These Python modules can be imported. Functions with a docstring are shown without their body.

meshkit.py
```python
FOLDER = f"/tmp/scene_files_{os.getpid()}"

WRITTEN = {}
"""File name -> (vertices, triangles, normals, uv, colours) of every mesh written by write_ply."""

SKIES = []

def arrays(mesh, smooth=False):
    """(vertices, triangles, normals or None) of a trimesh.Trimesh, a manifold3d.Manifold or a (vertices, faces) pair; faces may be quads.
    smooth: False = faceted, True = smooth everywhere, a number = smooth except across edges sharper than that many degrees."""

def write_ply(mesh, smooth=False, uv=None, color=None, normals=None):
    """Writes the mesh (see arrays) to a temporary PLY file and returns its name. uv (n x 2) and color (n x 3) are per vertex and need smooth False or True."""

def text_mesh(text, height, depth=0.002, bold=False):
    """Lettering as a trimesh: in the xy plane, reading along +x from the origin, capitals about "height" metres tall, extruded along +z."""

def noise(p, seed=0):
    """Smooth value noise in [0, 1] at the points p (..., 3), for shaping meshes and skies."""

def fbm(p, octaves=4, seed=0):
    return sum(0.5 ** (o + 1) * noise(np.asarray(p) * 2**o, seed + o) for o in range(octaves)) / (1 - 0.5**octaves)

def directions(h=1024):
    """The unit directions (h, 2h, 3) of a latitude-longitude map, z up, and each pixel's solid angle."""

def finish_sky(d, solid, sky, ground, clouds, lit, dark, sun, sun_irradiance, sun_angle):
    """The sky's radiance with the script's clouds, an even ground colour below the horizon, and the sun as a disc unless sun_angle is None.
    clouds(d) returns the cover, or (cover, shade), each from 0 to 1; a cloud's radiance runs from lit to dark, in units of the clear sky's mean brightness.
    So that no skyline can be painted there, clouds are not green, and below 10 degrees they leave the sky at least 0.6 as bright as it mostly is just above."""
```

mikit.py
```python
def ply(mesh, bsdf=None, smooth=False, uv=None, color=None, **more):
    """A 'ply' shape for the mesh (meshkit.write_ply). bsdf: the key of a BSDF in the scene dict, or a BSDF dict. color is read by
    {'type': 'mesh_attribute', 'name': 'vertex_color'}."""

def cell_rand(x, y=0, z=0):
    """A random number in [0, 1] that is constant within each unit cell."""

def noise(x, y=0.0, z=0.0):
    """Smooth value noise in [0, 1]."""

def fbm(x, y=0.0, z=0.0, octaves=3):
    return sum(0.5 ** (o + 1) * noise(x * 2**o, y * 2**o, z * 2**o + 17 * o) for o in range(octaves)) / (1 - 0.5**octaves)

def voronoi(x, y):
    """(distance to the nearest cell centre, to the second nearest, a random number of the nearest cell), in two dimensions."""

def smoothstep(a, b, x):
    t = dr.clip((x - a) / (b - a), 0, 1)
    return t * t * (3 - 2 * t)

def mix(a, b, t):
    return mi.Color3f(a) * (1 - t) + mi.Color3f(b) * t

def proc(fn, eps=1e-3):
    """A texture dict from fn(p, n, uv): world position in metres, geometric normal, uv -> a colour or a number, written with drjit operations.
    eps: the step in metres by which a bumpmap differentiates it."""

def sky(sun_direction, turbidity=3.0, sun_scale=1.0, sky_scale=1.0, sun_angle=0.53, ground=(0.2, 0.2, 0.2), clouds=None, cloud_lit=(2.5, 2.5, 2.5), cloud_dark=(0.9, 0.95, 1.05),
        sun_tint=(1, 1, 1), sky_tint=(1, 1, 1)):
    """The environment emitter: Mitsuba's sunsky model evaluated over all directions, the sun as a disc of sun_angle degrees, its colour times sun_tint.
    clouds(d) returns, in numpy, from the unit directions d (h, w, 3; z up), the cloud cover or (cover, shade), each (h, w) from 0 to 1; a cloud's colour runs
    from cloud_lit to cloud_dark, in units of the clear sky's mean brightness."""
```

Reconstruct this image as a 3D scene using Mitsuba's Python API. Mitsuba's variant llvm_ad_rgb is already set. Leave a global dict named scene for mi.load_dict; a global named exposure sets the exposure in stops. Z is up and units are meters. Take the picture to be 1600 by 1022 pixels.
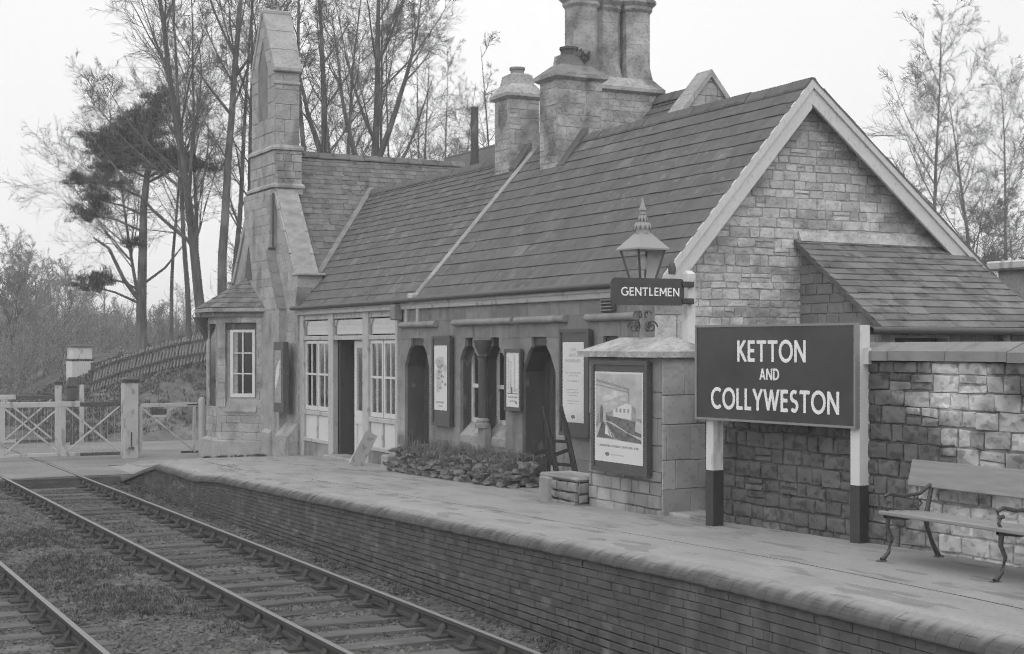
# A country railway station in black and white: one winter day under an even overcast sky.
# World: x runs along the line (towards the photographer's right), y away from the track, z up; platform level at the name board is z = 0.
import math
import numpy as np
import trimesh
import shapely
from shapely.geometry import Polygon, MultiPolygon, LineString, Point, box as sbox
from shapely.ops import unary_union
from shapely import affinity
import drjit as dr
import mitsuba as mi
import mikit
import meshkit
from mikit import proc, noise, fbm, smoothstep

T = mi.ScalarTransform4f
scene, labels = {}, {}

# ------------------------------------------------------------------ camera, sky, air, exposure
SA, CA = 1 / math.sqrt(5), 2 / math.sqrt(5)          # the lens looks 26.6 degrees away from the line of the rails
FOCAL, HORIZON = 2400.0, 540.0                       # in pixels of the 1600 x 1022 print
EYE = np.array([0.0, 0.0, 1.9])
FWD, RIGHT = np.array([-CA, SA, 0.0]), np.array([SA, CA, 0.0])
scene['haze_air'] = {'type': 'homogeneous', 'albedo': {'type': 'rgb', 'value': [0.95] * 3}, 'sigma_t': 0.0013}
scene['camera'] = {'type': 'perspective', 'fov': 2 * math.degrees(math.atan(800 / FOCAL)), 'fov_axis': 'x', 'near_clip': 0.1, 'far_clip': 3000.0,
                   'principal_point_offset_y': (511 - HORIZON) / 1022, 'medium': {'type': 'ref', 'id': 'haze_air'},
                   'to_world': T().look_at(origin=EYE.tolist(), target=(EYE + FWD).tolist(), up=[0, 0, 1])}
exposure = 1.8


def overcast(d):
    bright = np.clip(0.5 + 0.5 * (d[..., 0] * 0.5 - d[..., 1] * 0.35 + d[..., 2] * 0.8), 0, 1)
    return np.ones(d.shape[:2]), 0.75 * (1 - bright) + 0.25 * (meshkit.fbm(d * 2.2, 3, 4) - 0.5)


scene['sky'] = mikit.sky([0.62, -0.40, 0.75], turbidity=4, sun_scale=0.13, sun_angle=50, clouds=overcast, cloud_lit=(4.3, 4.3, 4.3), cloud_dark=(1.5, 1.5, 1.5),
                         sun_tint=(0.86, 1.0, 1.32), ground=(0.2, 0.2, 0.2))

# ------------------------------------------------------------------ materials (neutral greys: the photograph has no colour)


def grey(v):
    return {'type': 'rgb', 'value': [v, v, v]}


def diffuse(fn, bump=None, scale=0.01):
    d = {'type': 'diffuse', 'reflectance': proc(fn) if callable(fn) else grey(fn)}
    if bump is not None:
        d = {'type': 'bumpmap', 'arbitrary': proc(bump, eps=2e-3), 'scale': scale, 'nested_bsdf': d}
    return {'type': 'twosided', 'bsdf': d}


def glossy(fn, rough=0.4, spec=0.5, metallic=0.0):
    return {'type': 'twosided', 'bsdf': {'type': 'principled', 'base_color': proc(fn) if callable(fn) else grey(fn), 'roughness': rough, 'specular': spec, 'metallic': metallic}}


def c3(v):
    return mi.Color3f(v, v, v)


def clamp(v, a=0.02, b=0.9):
    return dr.clip(v, a, b)


def f_rubble(p, n, uv):
    v = 0.37 + 0.18 * uv.x
    v *= 0.62 + 0.76 * fbm(p.x * 9, p.y * 9, p.z * 9, 4)
    lichen = smoothstep(0.52, 0.66, fbm(p.x * 1.7 + 3, p.y * 1.7, p.z * 2.2, 4))
    speck = smoothstep(0.58, 0.72, noise(p.x * 34, p.y * 34, p.z * 34))
    return c3(clamp(v * (1 - 0.32 * lichen) * (1 - 0.18 * speck)))


def f_mortar(p, n, uv):
    return c3(clamp(0.30 * (0.6 + 0.8 * fbm(p.x * 6, p.y * 6, p.z * 9, 3))))


def f_ashlar(p, n, uv):                                                 # the dark, rain-streaked platform front
    v = (0.20 + 0.05 * uv.x) * (0.72 + 0.56 * fbm(p.x * 5, p.y * 5, p.z * 5, 4))
    streak = smoothstep(0.5, 0.75, fbm(p.x * 7, p.y * 7, p.z * 0.7, 3))
    pale = smoothstep(0.47, 0.72, fbm(p.x * 1.1 + 7, p.y, p.z * 1.3 + 5, 3)) * smoothstep(1.2, 0.2, p.z)
    return c3(clamp(v * (1 - 0.22 * streak) * (1 + 0.75 * pale)))


def f_pale(p, n, uv):                                                   # wing, bellcote, chimneys
    v = (0.305 + 0.08 * uv.x) * (0.72 + 0.56 * fbm(p.x * 4, p.y * 4, p.z * 4, 4))
    stain = smoothstep(0.55, 0.75, fbm(p.x * 2.6 + 9, p.y * 2.6, p.z * 0.9, 4))
    speck = smoothstep(0.60, 0.75, noise(p.x * 22, p.y * 22, p.z * 22))
    return c3(clamp(v * (1 - 0.36 * stain) * (1 - 0.15 * speck)))


def f_chimney(p, n, uv):
    v = (0.32 + 0.10 * uv.x) * (0.6 + 0.8 * fbm(p.x * 5, p.y * 5, p.z * 5, 4))
    soot = smoothstep(0.48, 0.70, fbm(p.x * 2.2 + 4, p.y * 2.2, p.z * 1.3 + 2, 4))
    speck = smoothstep(0.58, 0.72, noise(p.x * 26, p.y * 26, p.z * 26))
    return c3(clamp(v * (1 - 0.48 * soot) * (1 - 0.22 * speck)))


def f_dirt_and_shade(p, n, uv):                                                  # door reveals and plinths: staining plus recess shade in one dark colour
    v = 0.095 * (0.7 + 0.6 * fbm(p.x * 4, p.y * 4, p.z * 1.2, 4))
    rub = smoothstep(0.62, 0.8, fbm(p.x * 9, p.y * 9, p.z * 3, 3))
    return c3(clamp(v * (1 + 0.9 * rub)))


def f_brick(p, n, uv):
    v = (0.088 + 0.018 * uv.x) * (0.7 + 0.6 * fbm(p.x * 7, p.y * 7, p.z * 7, 3))
    leach = smoothstep(0.60, 0.80, fbm(p.x * 3.1, p.y * 3, p.z * 7, 4)) * smoothstep(-0.45, -0.7, p.z)
    drip = smoothstep(0.55, 0.8, fbm(p.x * 5.0, 0, p.z * 0.5, 3))
    return c3(clamp(v * (1 + 0.6 * leach) * (1 + 0.35 * drip)))


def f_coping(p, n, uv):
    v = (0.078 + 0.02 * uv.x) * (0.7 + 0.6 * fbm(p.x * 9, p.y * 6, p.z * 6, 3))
    nose_shading = smoothstep(7.315, 7.455, p.y + 0.09 * (fbm(p.x * 14, p.y * 3, p.z * 3, 3) - 0.5) + 0.02 * (uv.y - 0.5))       # pale top to dark face: the rounding's shading painted into the colour
    return c3(clamp(v * (1 - nose_shading) + 0.265 * (0.9 + 0.2 * fbm(p.x * 4, p.y * 4, 0, 3)) * nose_shading))


def f_sooty(p, n, uv):                                                  # boundary wall, soot lying in clouds over it
    v = (0.54 + 0.17 * uv.x) * (0.65 + 0.7 * fbm(p.x * 8, p.y * 8, p.z * 8, 4))
    g = fbm(p.x * 1.15 + 2.2, p.y, p.z * 1.5 + 1.7, 4)
    where = smoothstep(-10.2, -11.9, p.x) * 0.40 - 0.03 + smoothstep(1.35, 1.75, p.z) * 0.08 - smoothstep(0.6, 0.2, p.z) * 0.05
    m = smoothstep(0.38, 0.72, g + where + 0.05 * (uv.y - 0.5) * 2)
    crust = smoothstep(0.52, 0.7, fbm(p.x * 15, p.y * 15, p.z * 15, 3))
    return c3(clamp(v * (1 - 0.80 * m) * (1 - 0.35 * crust)))


def f_slate(p, n, uv):
    v = (0.124 + 0.018 * uv.x) * (0.78 + 0.44 * fbm(p.x * 6, p.y * 6, p.z * 6, 3))
    lichen = smoothstep(0.62, 0.74, fbm(p.x * 11, p.y * 11, p.z * 11, 4)) * smoothstep(0.4, 0.6, fbm(p.x * 0.9, p.y * 0.9, p.z * 0.9 + 3, 2))
    pale = smoothstep(0.955, 0.97, uv.y)
    return c3(clamp(v * (1 + 0.4 * lichen) * (1 + 0.25 * pale)))


def f_moss(p, n, uv):                                                   # stone slates of the wing, blotched with moss
    v = (0.145 + 0.06 * uv.x) * (0.7 + 0.6 * fbm(p.x * 5, p.y * 5, p.z * 5, 4))
    moss = smoothstep(0.55, 0.72, fbm(p.x * 6, p.y * 6, p.z * 6, 4))
    return c3(clamp(v * (1 - 0.35 * moss)))


def f_tar(p, n, uv):
    v = 0.295 * (0.90 + 0.2 * fbm(p.x * 1.3, p.y * 2.0, 0, 4)) * (0.93 + 0.14 * noise(p.x * 45, p.y * 45, 1))
    wear = smoothstep(0.45, 0.75, fbm(p.x * 0.8, p.y * 2.4, 3, 4))
    spot_ = smoothstep(0.66, 0.70, fbm(p.x * 1.6 + 1, p.y * 5.5, 9, 3))
    damp = smoothstep(0.55, 0.72, fbm(p.x * 1.5 + 5, p.y * 4.2, 7, 3))
    return c3(clamp(v * (1 - 0.09 * wear) * (1 - 0.12 * damp) * (1 - 0.22 * spot_)))


def f_road(p, n, uv):
    v = 0.215 * (0.75 + 0.5 * fbm(p.x * 1.1, p.y * 0.8, 2, 4)) * (0.9 + 0.2 * noise(p.x * 30, p.y * 30))
    return c3(clamp(v))


def f_ground(p, n, uv):
    v = 0.115 * (0.6 + 0.8 * fbm(p.x * 1.3, p.y * 1.3, 0, 4)) * (0.7 + 0.6 * noise(p.x * 9, p.y * 9, p.z * 9))
    return c3(clamp(v * (1 + 0.5 * smoothstep(0.5, 0.7, fbm(p.x * 0.35, p.y * 0.35, 5, 3)))))


def f_bed(p, n, uv):
    v = 0.105 * (0.5 + 1.0 * fbm(p.x * 2.2, p.y * 2.2, 0, 4)) * (0.6 + 0.8 * noise(p.x * 38, p.y * 38, p.z * 38))
    return c3(clamp(v))


def f_stone_bits(p, n, uv):
    return c3(clamp((0.06 + 0.10 * uv.x) * (0.75 + 0.5 * fbm(p.x * 1.6, p.y * 1.6, 4, 3))))


def f_sleeper(p, n, uv):
    grain = fbm(p.x * 60, p.y * 3.0, p.z * 20, 3)
    return c3(clamp((0.080 + 0.06 * uv.x) * (0.6 + 0.8 * grain) * (0.75 + 0.5 * fbm(p.x * 3, p.y * 3, 2, 3))))


def f_wood(p, n, uv):
    return c3(clamp((0.20 + 0.03 * uv.x) * (0.8 + 0.4 * fbm(p.x * 4, p.y * 40, p.z * 40, 3))))


def f_paint_wear(p, n, uv):
    v = 0.50 * (0.94 + 0.12 * fbm(p.x * 3, p.y * 3, p.z * 3, 3))
    return c3(clamp(v * (1 - 0.16 * smoothstep(0.60, 0.78, fbm(p.x * 30, p.y * 30, p.z * 12, 3)))))


def f_white(p, n, uv):
    v = 0.58 * (0.92 + 0.16 * fbm(p.x * 3, p.y * 3, p.z * 2, 3))
    dirt = smoothstep(0.55, 0.75, fbm(p.x * 9, p.y * 9, p.z * 3, 4))
    return c3(clamp(v * (1 - 0.35 * dirt)))


def f_trim(p, n, uv):
    return c3(clamp(0.36 * (0.85 + 0.3 * fbm(p.x * 4, p.y * 4, p.z * 3, 3)) * (1 - 0.35 * smoothstep(0.6, 0.75, fbm(p.x * 11, p.y * 11, p.z * 6, 3)))))


def f_enamel(p, n, uv):
    haze = fbm(p.x * 2.6, p.y * 2.6, p.z * 1.8, 3)
    return c3(clamp(0.041 * (0.45 + 1.1 * haze)))


def f_bark(p, n, uv):
    return c3(clamp(0.10 * (0.6 + 0.8 * fbm(p.x * 9, p.y * 9, p.z * 2, 3)) * (1 + 0.5 * smoothstep(0.5, 0.7, noise(p.x * 1.5, p.y * 1.5, p.z * 1.5)))))


def f_plants(p, n, uv):
    return c3(clamp(0.05 + 0.16 * uv.x))


def f_rock(p, n, uv):
    return c3(clamp((0.15 + 0.08 * uv.x) * (0.4 + 1.2 * fbm(p.x * 14, p.y * 14, p.z * 14, 4))))


def f_paper(p, n, uv):
    return c3(clamp(0.60 * (0.93 + 0.14 * fbm(p.x * 5, p.y * 5, p.z * 5, 3))))


def b_rough(p, n, uv):
    return fbm(p.x * 28, p.y * 28, p.z * 28, 3) + 0.6 * noise(p.x * 8, p.y * 8, p.z * 8)


def b_fine(p, n, uv):
    return fbm(p.x * 60, p.y * 60, p.z * 60, 2)


MATERIALS = {
    'mat_rubble': diffuse(f_rubble, b_rough, 0.012), 'mat_mortar': diffuse(f_mortar), 'mat_ashlar': diffuse(f_ashlar, b_rough, 0.005),
    'mat_pale': diffuse(f_pale, b_rough, 0.006), 'mat_dirt_and_shade': diffuse(f_dirt_and_shade), 'mat_brick': diffuse(f_brick, b_rough, 0.006),
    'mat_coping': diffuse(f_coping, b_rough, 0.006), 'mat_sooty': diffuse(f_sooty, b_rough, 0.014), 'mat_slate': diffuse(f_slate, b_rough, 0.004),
    'mat_moss': diffuse(f_moss, b_rough, 0.012), 'mat_tar': diffuse(f_tar, b_fine, 0.004), 'mat_road': diffuse(f_road), 'mat_ground': diffuse(f_ground),
    'mat_bed': diffuse(f_bed, b_rough, 0.02), 'mat_bits': diffuse(f_stone_bits), 'mat_sleeper': diffuse(f_sleeper, b_fine, 0.004), 'mat_wood': glossy(f_wood, 0.55),
    'mat_cream': glossy(f_paint_wear, 0.5), 'mat_white': diffuse(f_white), 'mat_trim': glossy(f_trim, 0.5), 'mat_enamel': glossy(f_enamel, 0.28),
    'mat_letter': glossy(0.72, 0.35), 'mat_black': glossy(0.035, 0.5), 'mat_iron': glossy(0.06, 0.5), 'mat_rust': diffuse(0.075),
    'mat_rail_head': glossy(0.17, 0.55, 0.4, 0.2), 'mat_dark_trim': glossy(0.062, 0.5), 'mat_lead': diffuse(0.13), 'mat_bark': diffuse(f_bark),
    'mat_twig': diffuse(0.12), 'mat_gate': diffuse(lambda p, n, uv: c3(clamp(0.42 * (0.88 + 0.24 * fbm(p.x * 3, p.y * 3, p.z * 3, 3)) * (1 - 0.35 * smoothstep(0.55, 0.75, fbm(p.x * 9, p.y * 9, p.z * 4, 4)))))),
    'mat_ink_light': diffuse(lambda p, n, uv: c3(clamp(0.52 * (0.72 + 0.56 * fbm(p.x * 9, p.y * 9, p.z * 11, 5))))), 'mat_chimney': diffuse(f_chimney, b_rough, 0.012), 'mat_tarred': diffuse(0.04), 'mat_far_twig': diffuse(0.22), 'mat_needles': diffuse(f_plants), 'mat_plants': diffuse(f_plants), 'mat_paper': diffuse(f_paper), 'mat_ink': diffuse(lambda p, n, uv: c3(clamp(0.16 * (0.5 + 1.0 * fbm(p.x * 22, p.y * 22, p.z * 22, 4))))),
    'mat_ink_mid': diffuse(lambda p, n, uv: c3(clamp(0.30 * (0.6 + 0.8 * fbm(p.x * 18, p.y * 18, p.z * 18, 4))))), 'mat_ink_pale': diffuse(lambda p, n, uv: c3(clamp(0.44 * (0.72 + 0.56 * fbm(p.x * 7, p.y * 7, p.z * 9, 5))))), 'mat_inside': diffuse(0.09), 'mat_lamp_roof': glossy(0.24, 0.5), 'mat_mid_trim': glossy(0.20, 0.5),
    'mat_pane': {'type': 'thindielectric'},
    'mat_rock': diffuse(f_rock, b_rough, 0.012),
    'mat_opal_and_glint': glossy(0.36, 0.3),
    'mat_glass_dark': glossy(0.03, 0.08, 0.6),
}
scene.update(MATERIALS)

# ------------------------------------------------------------------ helpers
RNG = np.random.default_rng(11)
X, Y, Z = np.eye(3)


class Frame:
    """A plane: u, v along it, n out of it."""

    def __init__(self, o, u, v):
        self.o, self.u, self.v = (np.asarray(a, float) for a in (o, u, v))
        self.n = np.cross(self.u, self.v)

    def at(self, uv, n=0.0):
        uv = np.atleast_2d(uv)
        return self.o + uv[:, :1] * self.u + uv[:, 1:2] * self.v + np.broadcast_to(np.asarray(n, float), (len(uv),))[:, None] * self.n


def front(y):
    return Frame((0, y, 0), X, Z)            # faces the track; u = x, v = z


def right(x):
    return Frame((x, 0, 0), Y, Z)            # faces along the line towards the camera; u = y, v = z


def left(x):
    return Frame((x, 0, 0), -Y, Z)


def back(y):
    return Frame((0, y, 0), -X, Z)


def rect(x0, x1, y0, y1):
    return sbox(x0, y0, x1, y1)


def fresh(name):
    if name not in scene and name not in labels:
        return name
    i = 1
    while f'{name}_{i:03d}' in scene or f'{name}_{i:03d}' in labels:
        i += 1
    return f'{name}_{i:03d}'


def thing(name, label, category, group=None, kind=None):
    k = fresh(name)
    labels[k] = {'label': label, 'category': category}
    if group:
        labels[k]['group'] = group
    if kind:
        labels[k]['kind'] = kind
    return k


COUNT = {}


def add(parent, name, mesh, mat, uv=None, smooth=False, label=None, kind=None):
    base = f'{parent}__{name}' if parent else name
    i = COUNT.get(base, -1)
    while True:
        k = base if i < 0 else f'{base}_{i:03d}'
        i = 1 if i < 0 else i + 1
        if k not in scene:
            break
    COUNT[base] = i
    if uv is not None:
        if smooth not in (True, False):
            mesh, smooth = trimesh.graph.smooth_shade(trimesh.Trimesh(*pair(mesh), process=False), angle=np.radians(smooth), facet_minarea=None), True
        n = len(mesh[0] if isinstance(mesh, tuple) else mesh.vertices)
        uv = np.broadcast_to(np.asarray(uv, float), (n, 2))
    scene[k] = mikit.ply(mesh, mat, smooth=smooth, uv=uv)
    if label or kind:
        labels.setdefault(k, {})
        if label:
            labels[k]['label'] = label
        if kind:
            labels[k]['kind'] = kind
    return k


def structure(name, mesh, mat, label, kind='structure', smooth=False, uv=None):
    k = fresh(name)
    n = len(mesh[0] if isinstance(mesh, tuple) else mesh.vertices)
    scene[k] = mikit.ply(mesh, mat, smooth=smooth, uv=None if uv is None else np.broadcast_to(np.asarray(uv, float), (n, 2)))
    labels[k] = {'label': label, 'category': name.replace('_', ' '), 'kind': kind}
    return k


def pair(m):
    if isinstance(m, tuple):
        return np.asarray(m[0], float), np.asarray(m[1])
    return np.asarray(m.vertices, float), np.asarray(m.faces)


def join(meshes):
    vs, fs, at = [], [], 0
    for m in meshes:
        v, f = pair(m)
        vs.append(v)
        fs.append(f + at)
        at += len(v)
    return np.vstack(vs), np.vstack(fs)


def apparent(v):
    """Rough size in the picture, only to choose which 300 alike pieces become parts of their own."""
    q = v - EYE
    z = q @ FWD
    if z.min() < 0.5:
        return 0.0
    x, y = 800 + FOCAL * (q @ RIGHT) / z, HORIZON - FOCAL * q[:, 2] / z
    if x.max() < 0 or x.min() > 1600 or y.max() < 0 or y.min() > 1022:
        return -1.0 / z.mean()
    return np.ptp(x) * np.ptp(y)


def pieces(parent, name, found, mat, most=300, rest='piecework', smooth=False):
    """found: (mesh, (random, random)) of alike pieces."""
    if not found:
        return
    order = sorted(range(len(found)), key=lambda i: -apparent(pair(found[i][0])[0]))
    for i in sorted(order[:most]):
        add(parent, name, found[i][0], mat, uv=found[i][1], smooth=smooth)
    if len(order) > most:
        others = [found[i] for i in order[most:]]
        m = join([o[0] for o in others])
        uv = np.vstack([np.broadcast_to(o[1], (len(pair(o[0])[0]), 2)) for o in others])
        k = fresh(f'{parent}__{rest}')
        scene[k] = mikit.ply(m, mat, uv=uv)
        labels[k] = {'kind': 'stuff'}


def hull(points):
    return trimesh.convex.convex_hull(np.asarray(points, float))


def box(x0, x1, y0, y1, z0, z1, b=0.0):
    lo, hi = np.array([min(x0, x1), min(y0, y1), min(z0, z1)]), np.array([max(x0, x1), max(y0, y1), max(z0, z1)])
    b = min(b, 0.45 * (hi - lo).min())
    if b <= 0:
        m = trimesh.creation.box(extents=hi - lo)
        m.apply_translation((lo + hi) / 2)
        return m
    pts = []
    for s in np.ndindex(2, 2, 2):
        c = np.where(s, hi, lo)
        d = np.where(s, -1, 1) * b
        for k in range(3):
            e = d.copy()
            e[k] = 0
            pts.append(c + e)
    return hull(pts)


def beam(p0, p1, w, h, up=Z, b=0.0):
    """A squared bar from p0 to p1, w wide and h deep (h along up)."""
    p0, p1 = np.asarray(p0, float), np.asarray(p1, float)
    t = p1 - p0
    ln = np.linalg.norm(t)
    t /= ln
    s = np.cross(t, up)
    s /= np.linalg.norm(s)
    q = np.cross(s, t)
    m = box(0, ln, -w / 2, w / 2, -h / 2, h / 2, b)
    m.apply_transform(np.vstack([np.column_stack([t, s, q, p0]), [0, 0, 0, 1]]))
    return m


def tubes(P, R, sides=6):
    """P (n, k, 3) polylines, R (n, k) radii -> vertices, triangles."""
    n, k, _ = P.shape
    t = np.gradient(P, axis=1)
    t /= np.linalg.norm(t, axis=2, keepdims=True) + 1e-12
    ref = np.where(np.abs(t[..., 2:]) < 0.9, [0, 0, 1.0], [1.0, 0, 0])
    a = np.cross(t, ref)
    a /= np.linalg.norm(a, axis=2, keepdims=True) + 1e-12
    b = np.cross(t, a)
    ang = np.arange(sides) * 2 * np.pi / sides
    v = P[:, :, None] + R[:, :, None, None] * (np.cos(ang)[:, None] * a[:, :, None] + np.sin(ang)[:, None] * b[:, :, None])
    i, j, s = np.meshgrid(np.arange(n), np.arange(k - 1), np.arange(sides), indexing='ij')
    base = i * k * sides
    q0, q1 = base + j * sides + s, base + j * sides + (s + 1) % sides
    f = np.concatenate([np.stack([q0, q1, q1 + sides], -1).reshape(-1, 3), np.stack([q0, q1 + sides, q0 + sides], -1).reshape(-1, 3)])
    return v.reshape(-1, 3), f


def tube(points, r, sides=8):
    p = np.asarray(points, float)
    if len(p) == 2:
        p = np.array([p[0], (p[0] + p[1]) / 2, p[1]])
    return tubes(p[None], np.broadcast_to(np.asarray(r, float), (1, len(p))), sides)


def lathe(profile, at, n=16, phase=0.0):
    pr = np.asarray(profile, float)
    m = trimesh.creation.revolve(pr, sections=n)
    m.apply_transform(trimesh.transformations.rotation_matrix(phase, [0, 0, 1]))
    m.apply_translation(at)
    return m


def polys(g):
    return [p for p in getattr(g, 'geoms', [g]) if p.geom_type == 'Polygon' and p.area > 1e-7]


def slab(poly, fr, n0, n1):
    """A flat shape (holes allowed) given thickness from n0 to n1 along the frame's normal."""
    out = []
    for g in polys(poly):
        m = trimesh.creation.extrude_polygon(g, n1 - n0, engine='earcut')
        v = np.asarray(m.vertices)
        out.append((fr.at(v[:, :2], n0 + v[:, 2]), np.asarray(m.faces)))
    return join(out)


def block(poly, fr, depth, bevel, rng=None, jit=0.0, bulge=0.0, n0=0.0):
    """One dressed stone, brick or slate: a convex outline standing proud of its wall with worn edges; no back."""
    c = np.asarray(shapely.geometry.polygon.orient(poly).exterior.coords)[:-1]
    if rng is not None and jit:
        c = c + rng.uniform(-jit, jit, c.shape)
    mid = c.mean(0)
    d = depth if rng is None else depth + min(depth, 0.025) * rng.uniform(-0.3, 0.25)
    r = np.linalg.norm(c - mid, axis=1, keepdims=True)
    inner = mid + (c - mid) * np.maximum(0.3, 1 - bevel * 1.4 / np.maximum(r, 1e-6))
    k = len(c)
    tilt = np.zeros(k) if rng is None else rng.uniform(-0.15, 0.15, k) * min(depth, 0.025)
    v = np.vstack([fr.at(c, n0), fr.at(c, n0 + d - bevel), fr.at(inner, n0 + d + tilt), fr.at(mid, n0 + d + bulge)])
    i = np.arange(k)
    j = (i + 1) % k
    f = np.vstack([np.stack([i, j, k + j], 1), np.stack([i, k + j, k + i], 1), np.stack([k + i, k + j, 2 * k + j], 1), np.stack([k + i, 2 * k + j, 2 * k + i], 1),
                   np.stack([2 * k + i, 2 * k + j, np.full(k, 3 * k)], 1)])
    return v, f


def masonry(region, fr, rng, rows=(0.14, 0.2), runs=(0.22, 0.5), joint=0.012, depth=0.03, bevel=0.008, jit=0.0, bulge=0.0, v0=None, uneven=0.0, small=0.0015):
    """Coursed stones over a region of a wall: [(mesh, (r, r))]."""
    u_lo, v_lo, u_hi, v_hi = region.bounds
    v = v_lo if v0 is None else v0
    out = []
    prep = shapely.prepared.prep(region)
    while v < v_hi - 1e-6:
        h = rng.uniform(*rows)
        if v_hi - v - h < rows[0] * 0.6:
            h = v_hi - v + 1e-4
        u = u_lo - rng.uniform(0, runs[1])
        while u < u_hi:
            w = rng.uniform(*runs)
            if u + w > u_lo:
                parts = [(v, v + h)]
                if uneven and rng.random() < uneven and h > rows[0] * 0.9:
                    m = v + h * rng.uniform(0.4, 0.6)
                    parts = [(v, m), (m, v + h)]
                for a, b in parts:
                    s = sbox(u, a, u + w, b).buffer(-joint / 2, join_style=2)
                    if not prep.contains(s):
                        s = s.intersection(region.buffer(-joint / 3, join_style=2))
                    for g in polys(s):
                        if g.area < small:
                            continue
                        g = g.simplify(0.004)
                        r = (rng.random(), rng.random())
                        if g.convex_hull.area < g.area * 1.02:
                            if rng.random() < jit * 40 and len(g.exterior.coords) == 5:      # knock the corners off rough stones
                                g = g.buffer(-0.012, join_style=2).buffer(0.012, quad_segs=1) if g.area > 0.01 else g
                            out.append((block(g.convex_hull, fr, depth, bevel, rng, jit, bulge * rng.random()), r))
                        else:
                            out.append((slab(g, fr, 0.0, depth), r))
            u += w
        v += h
    return out


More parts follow.
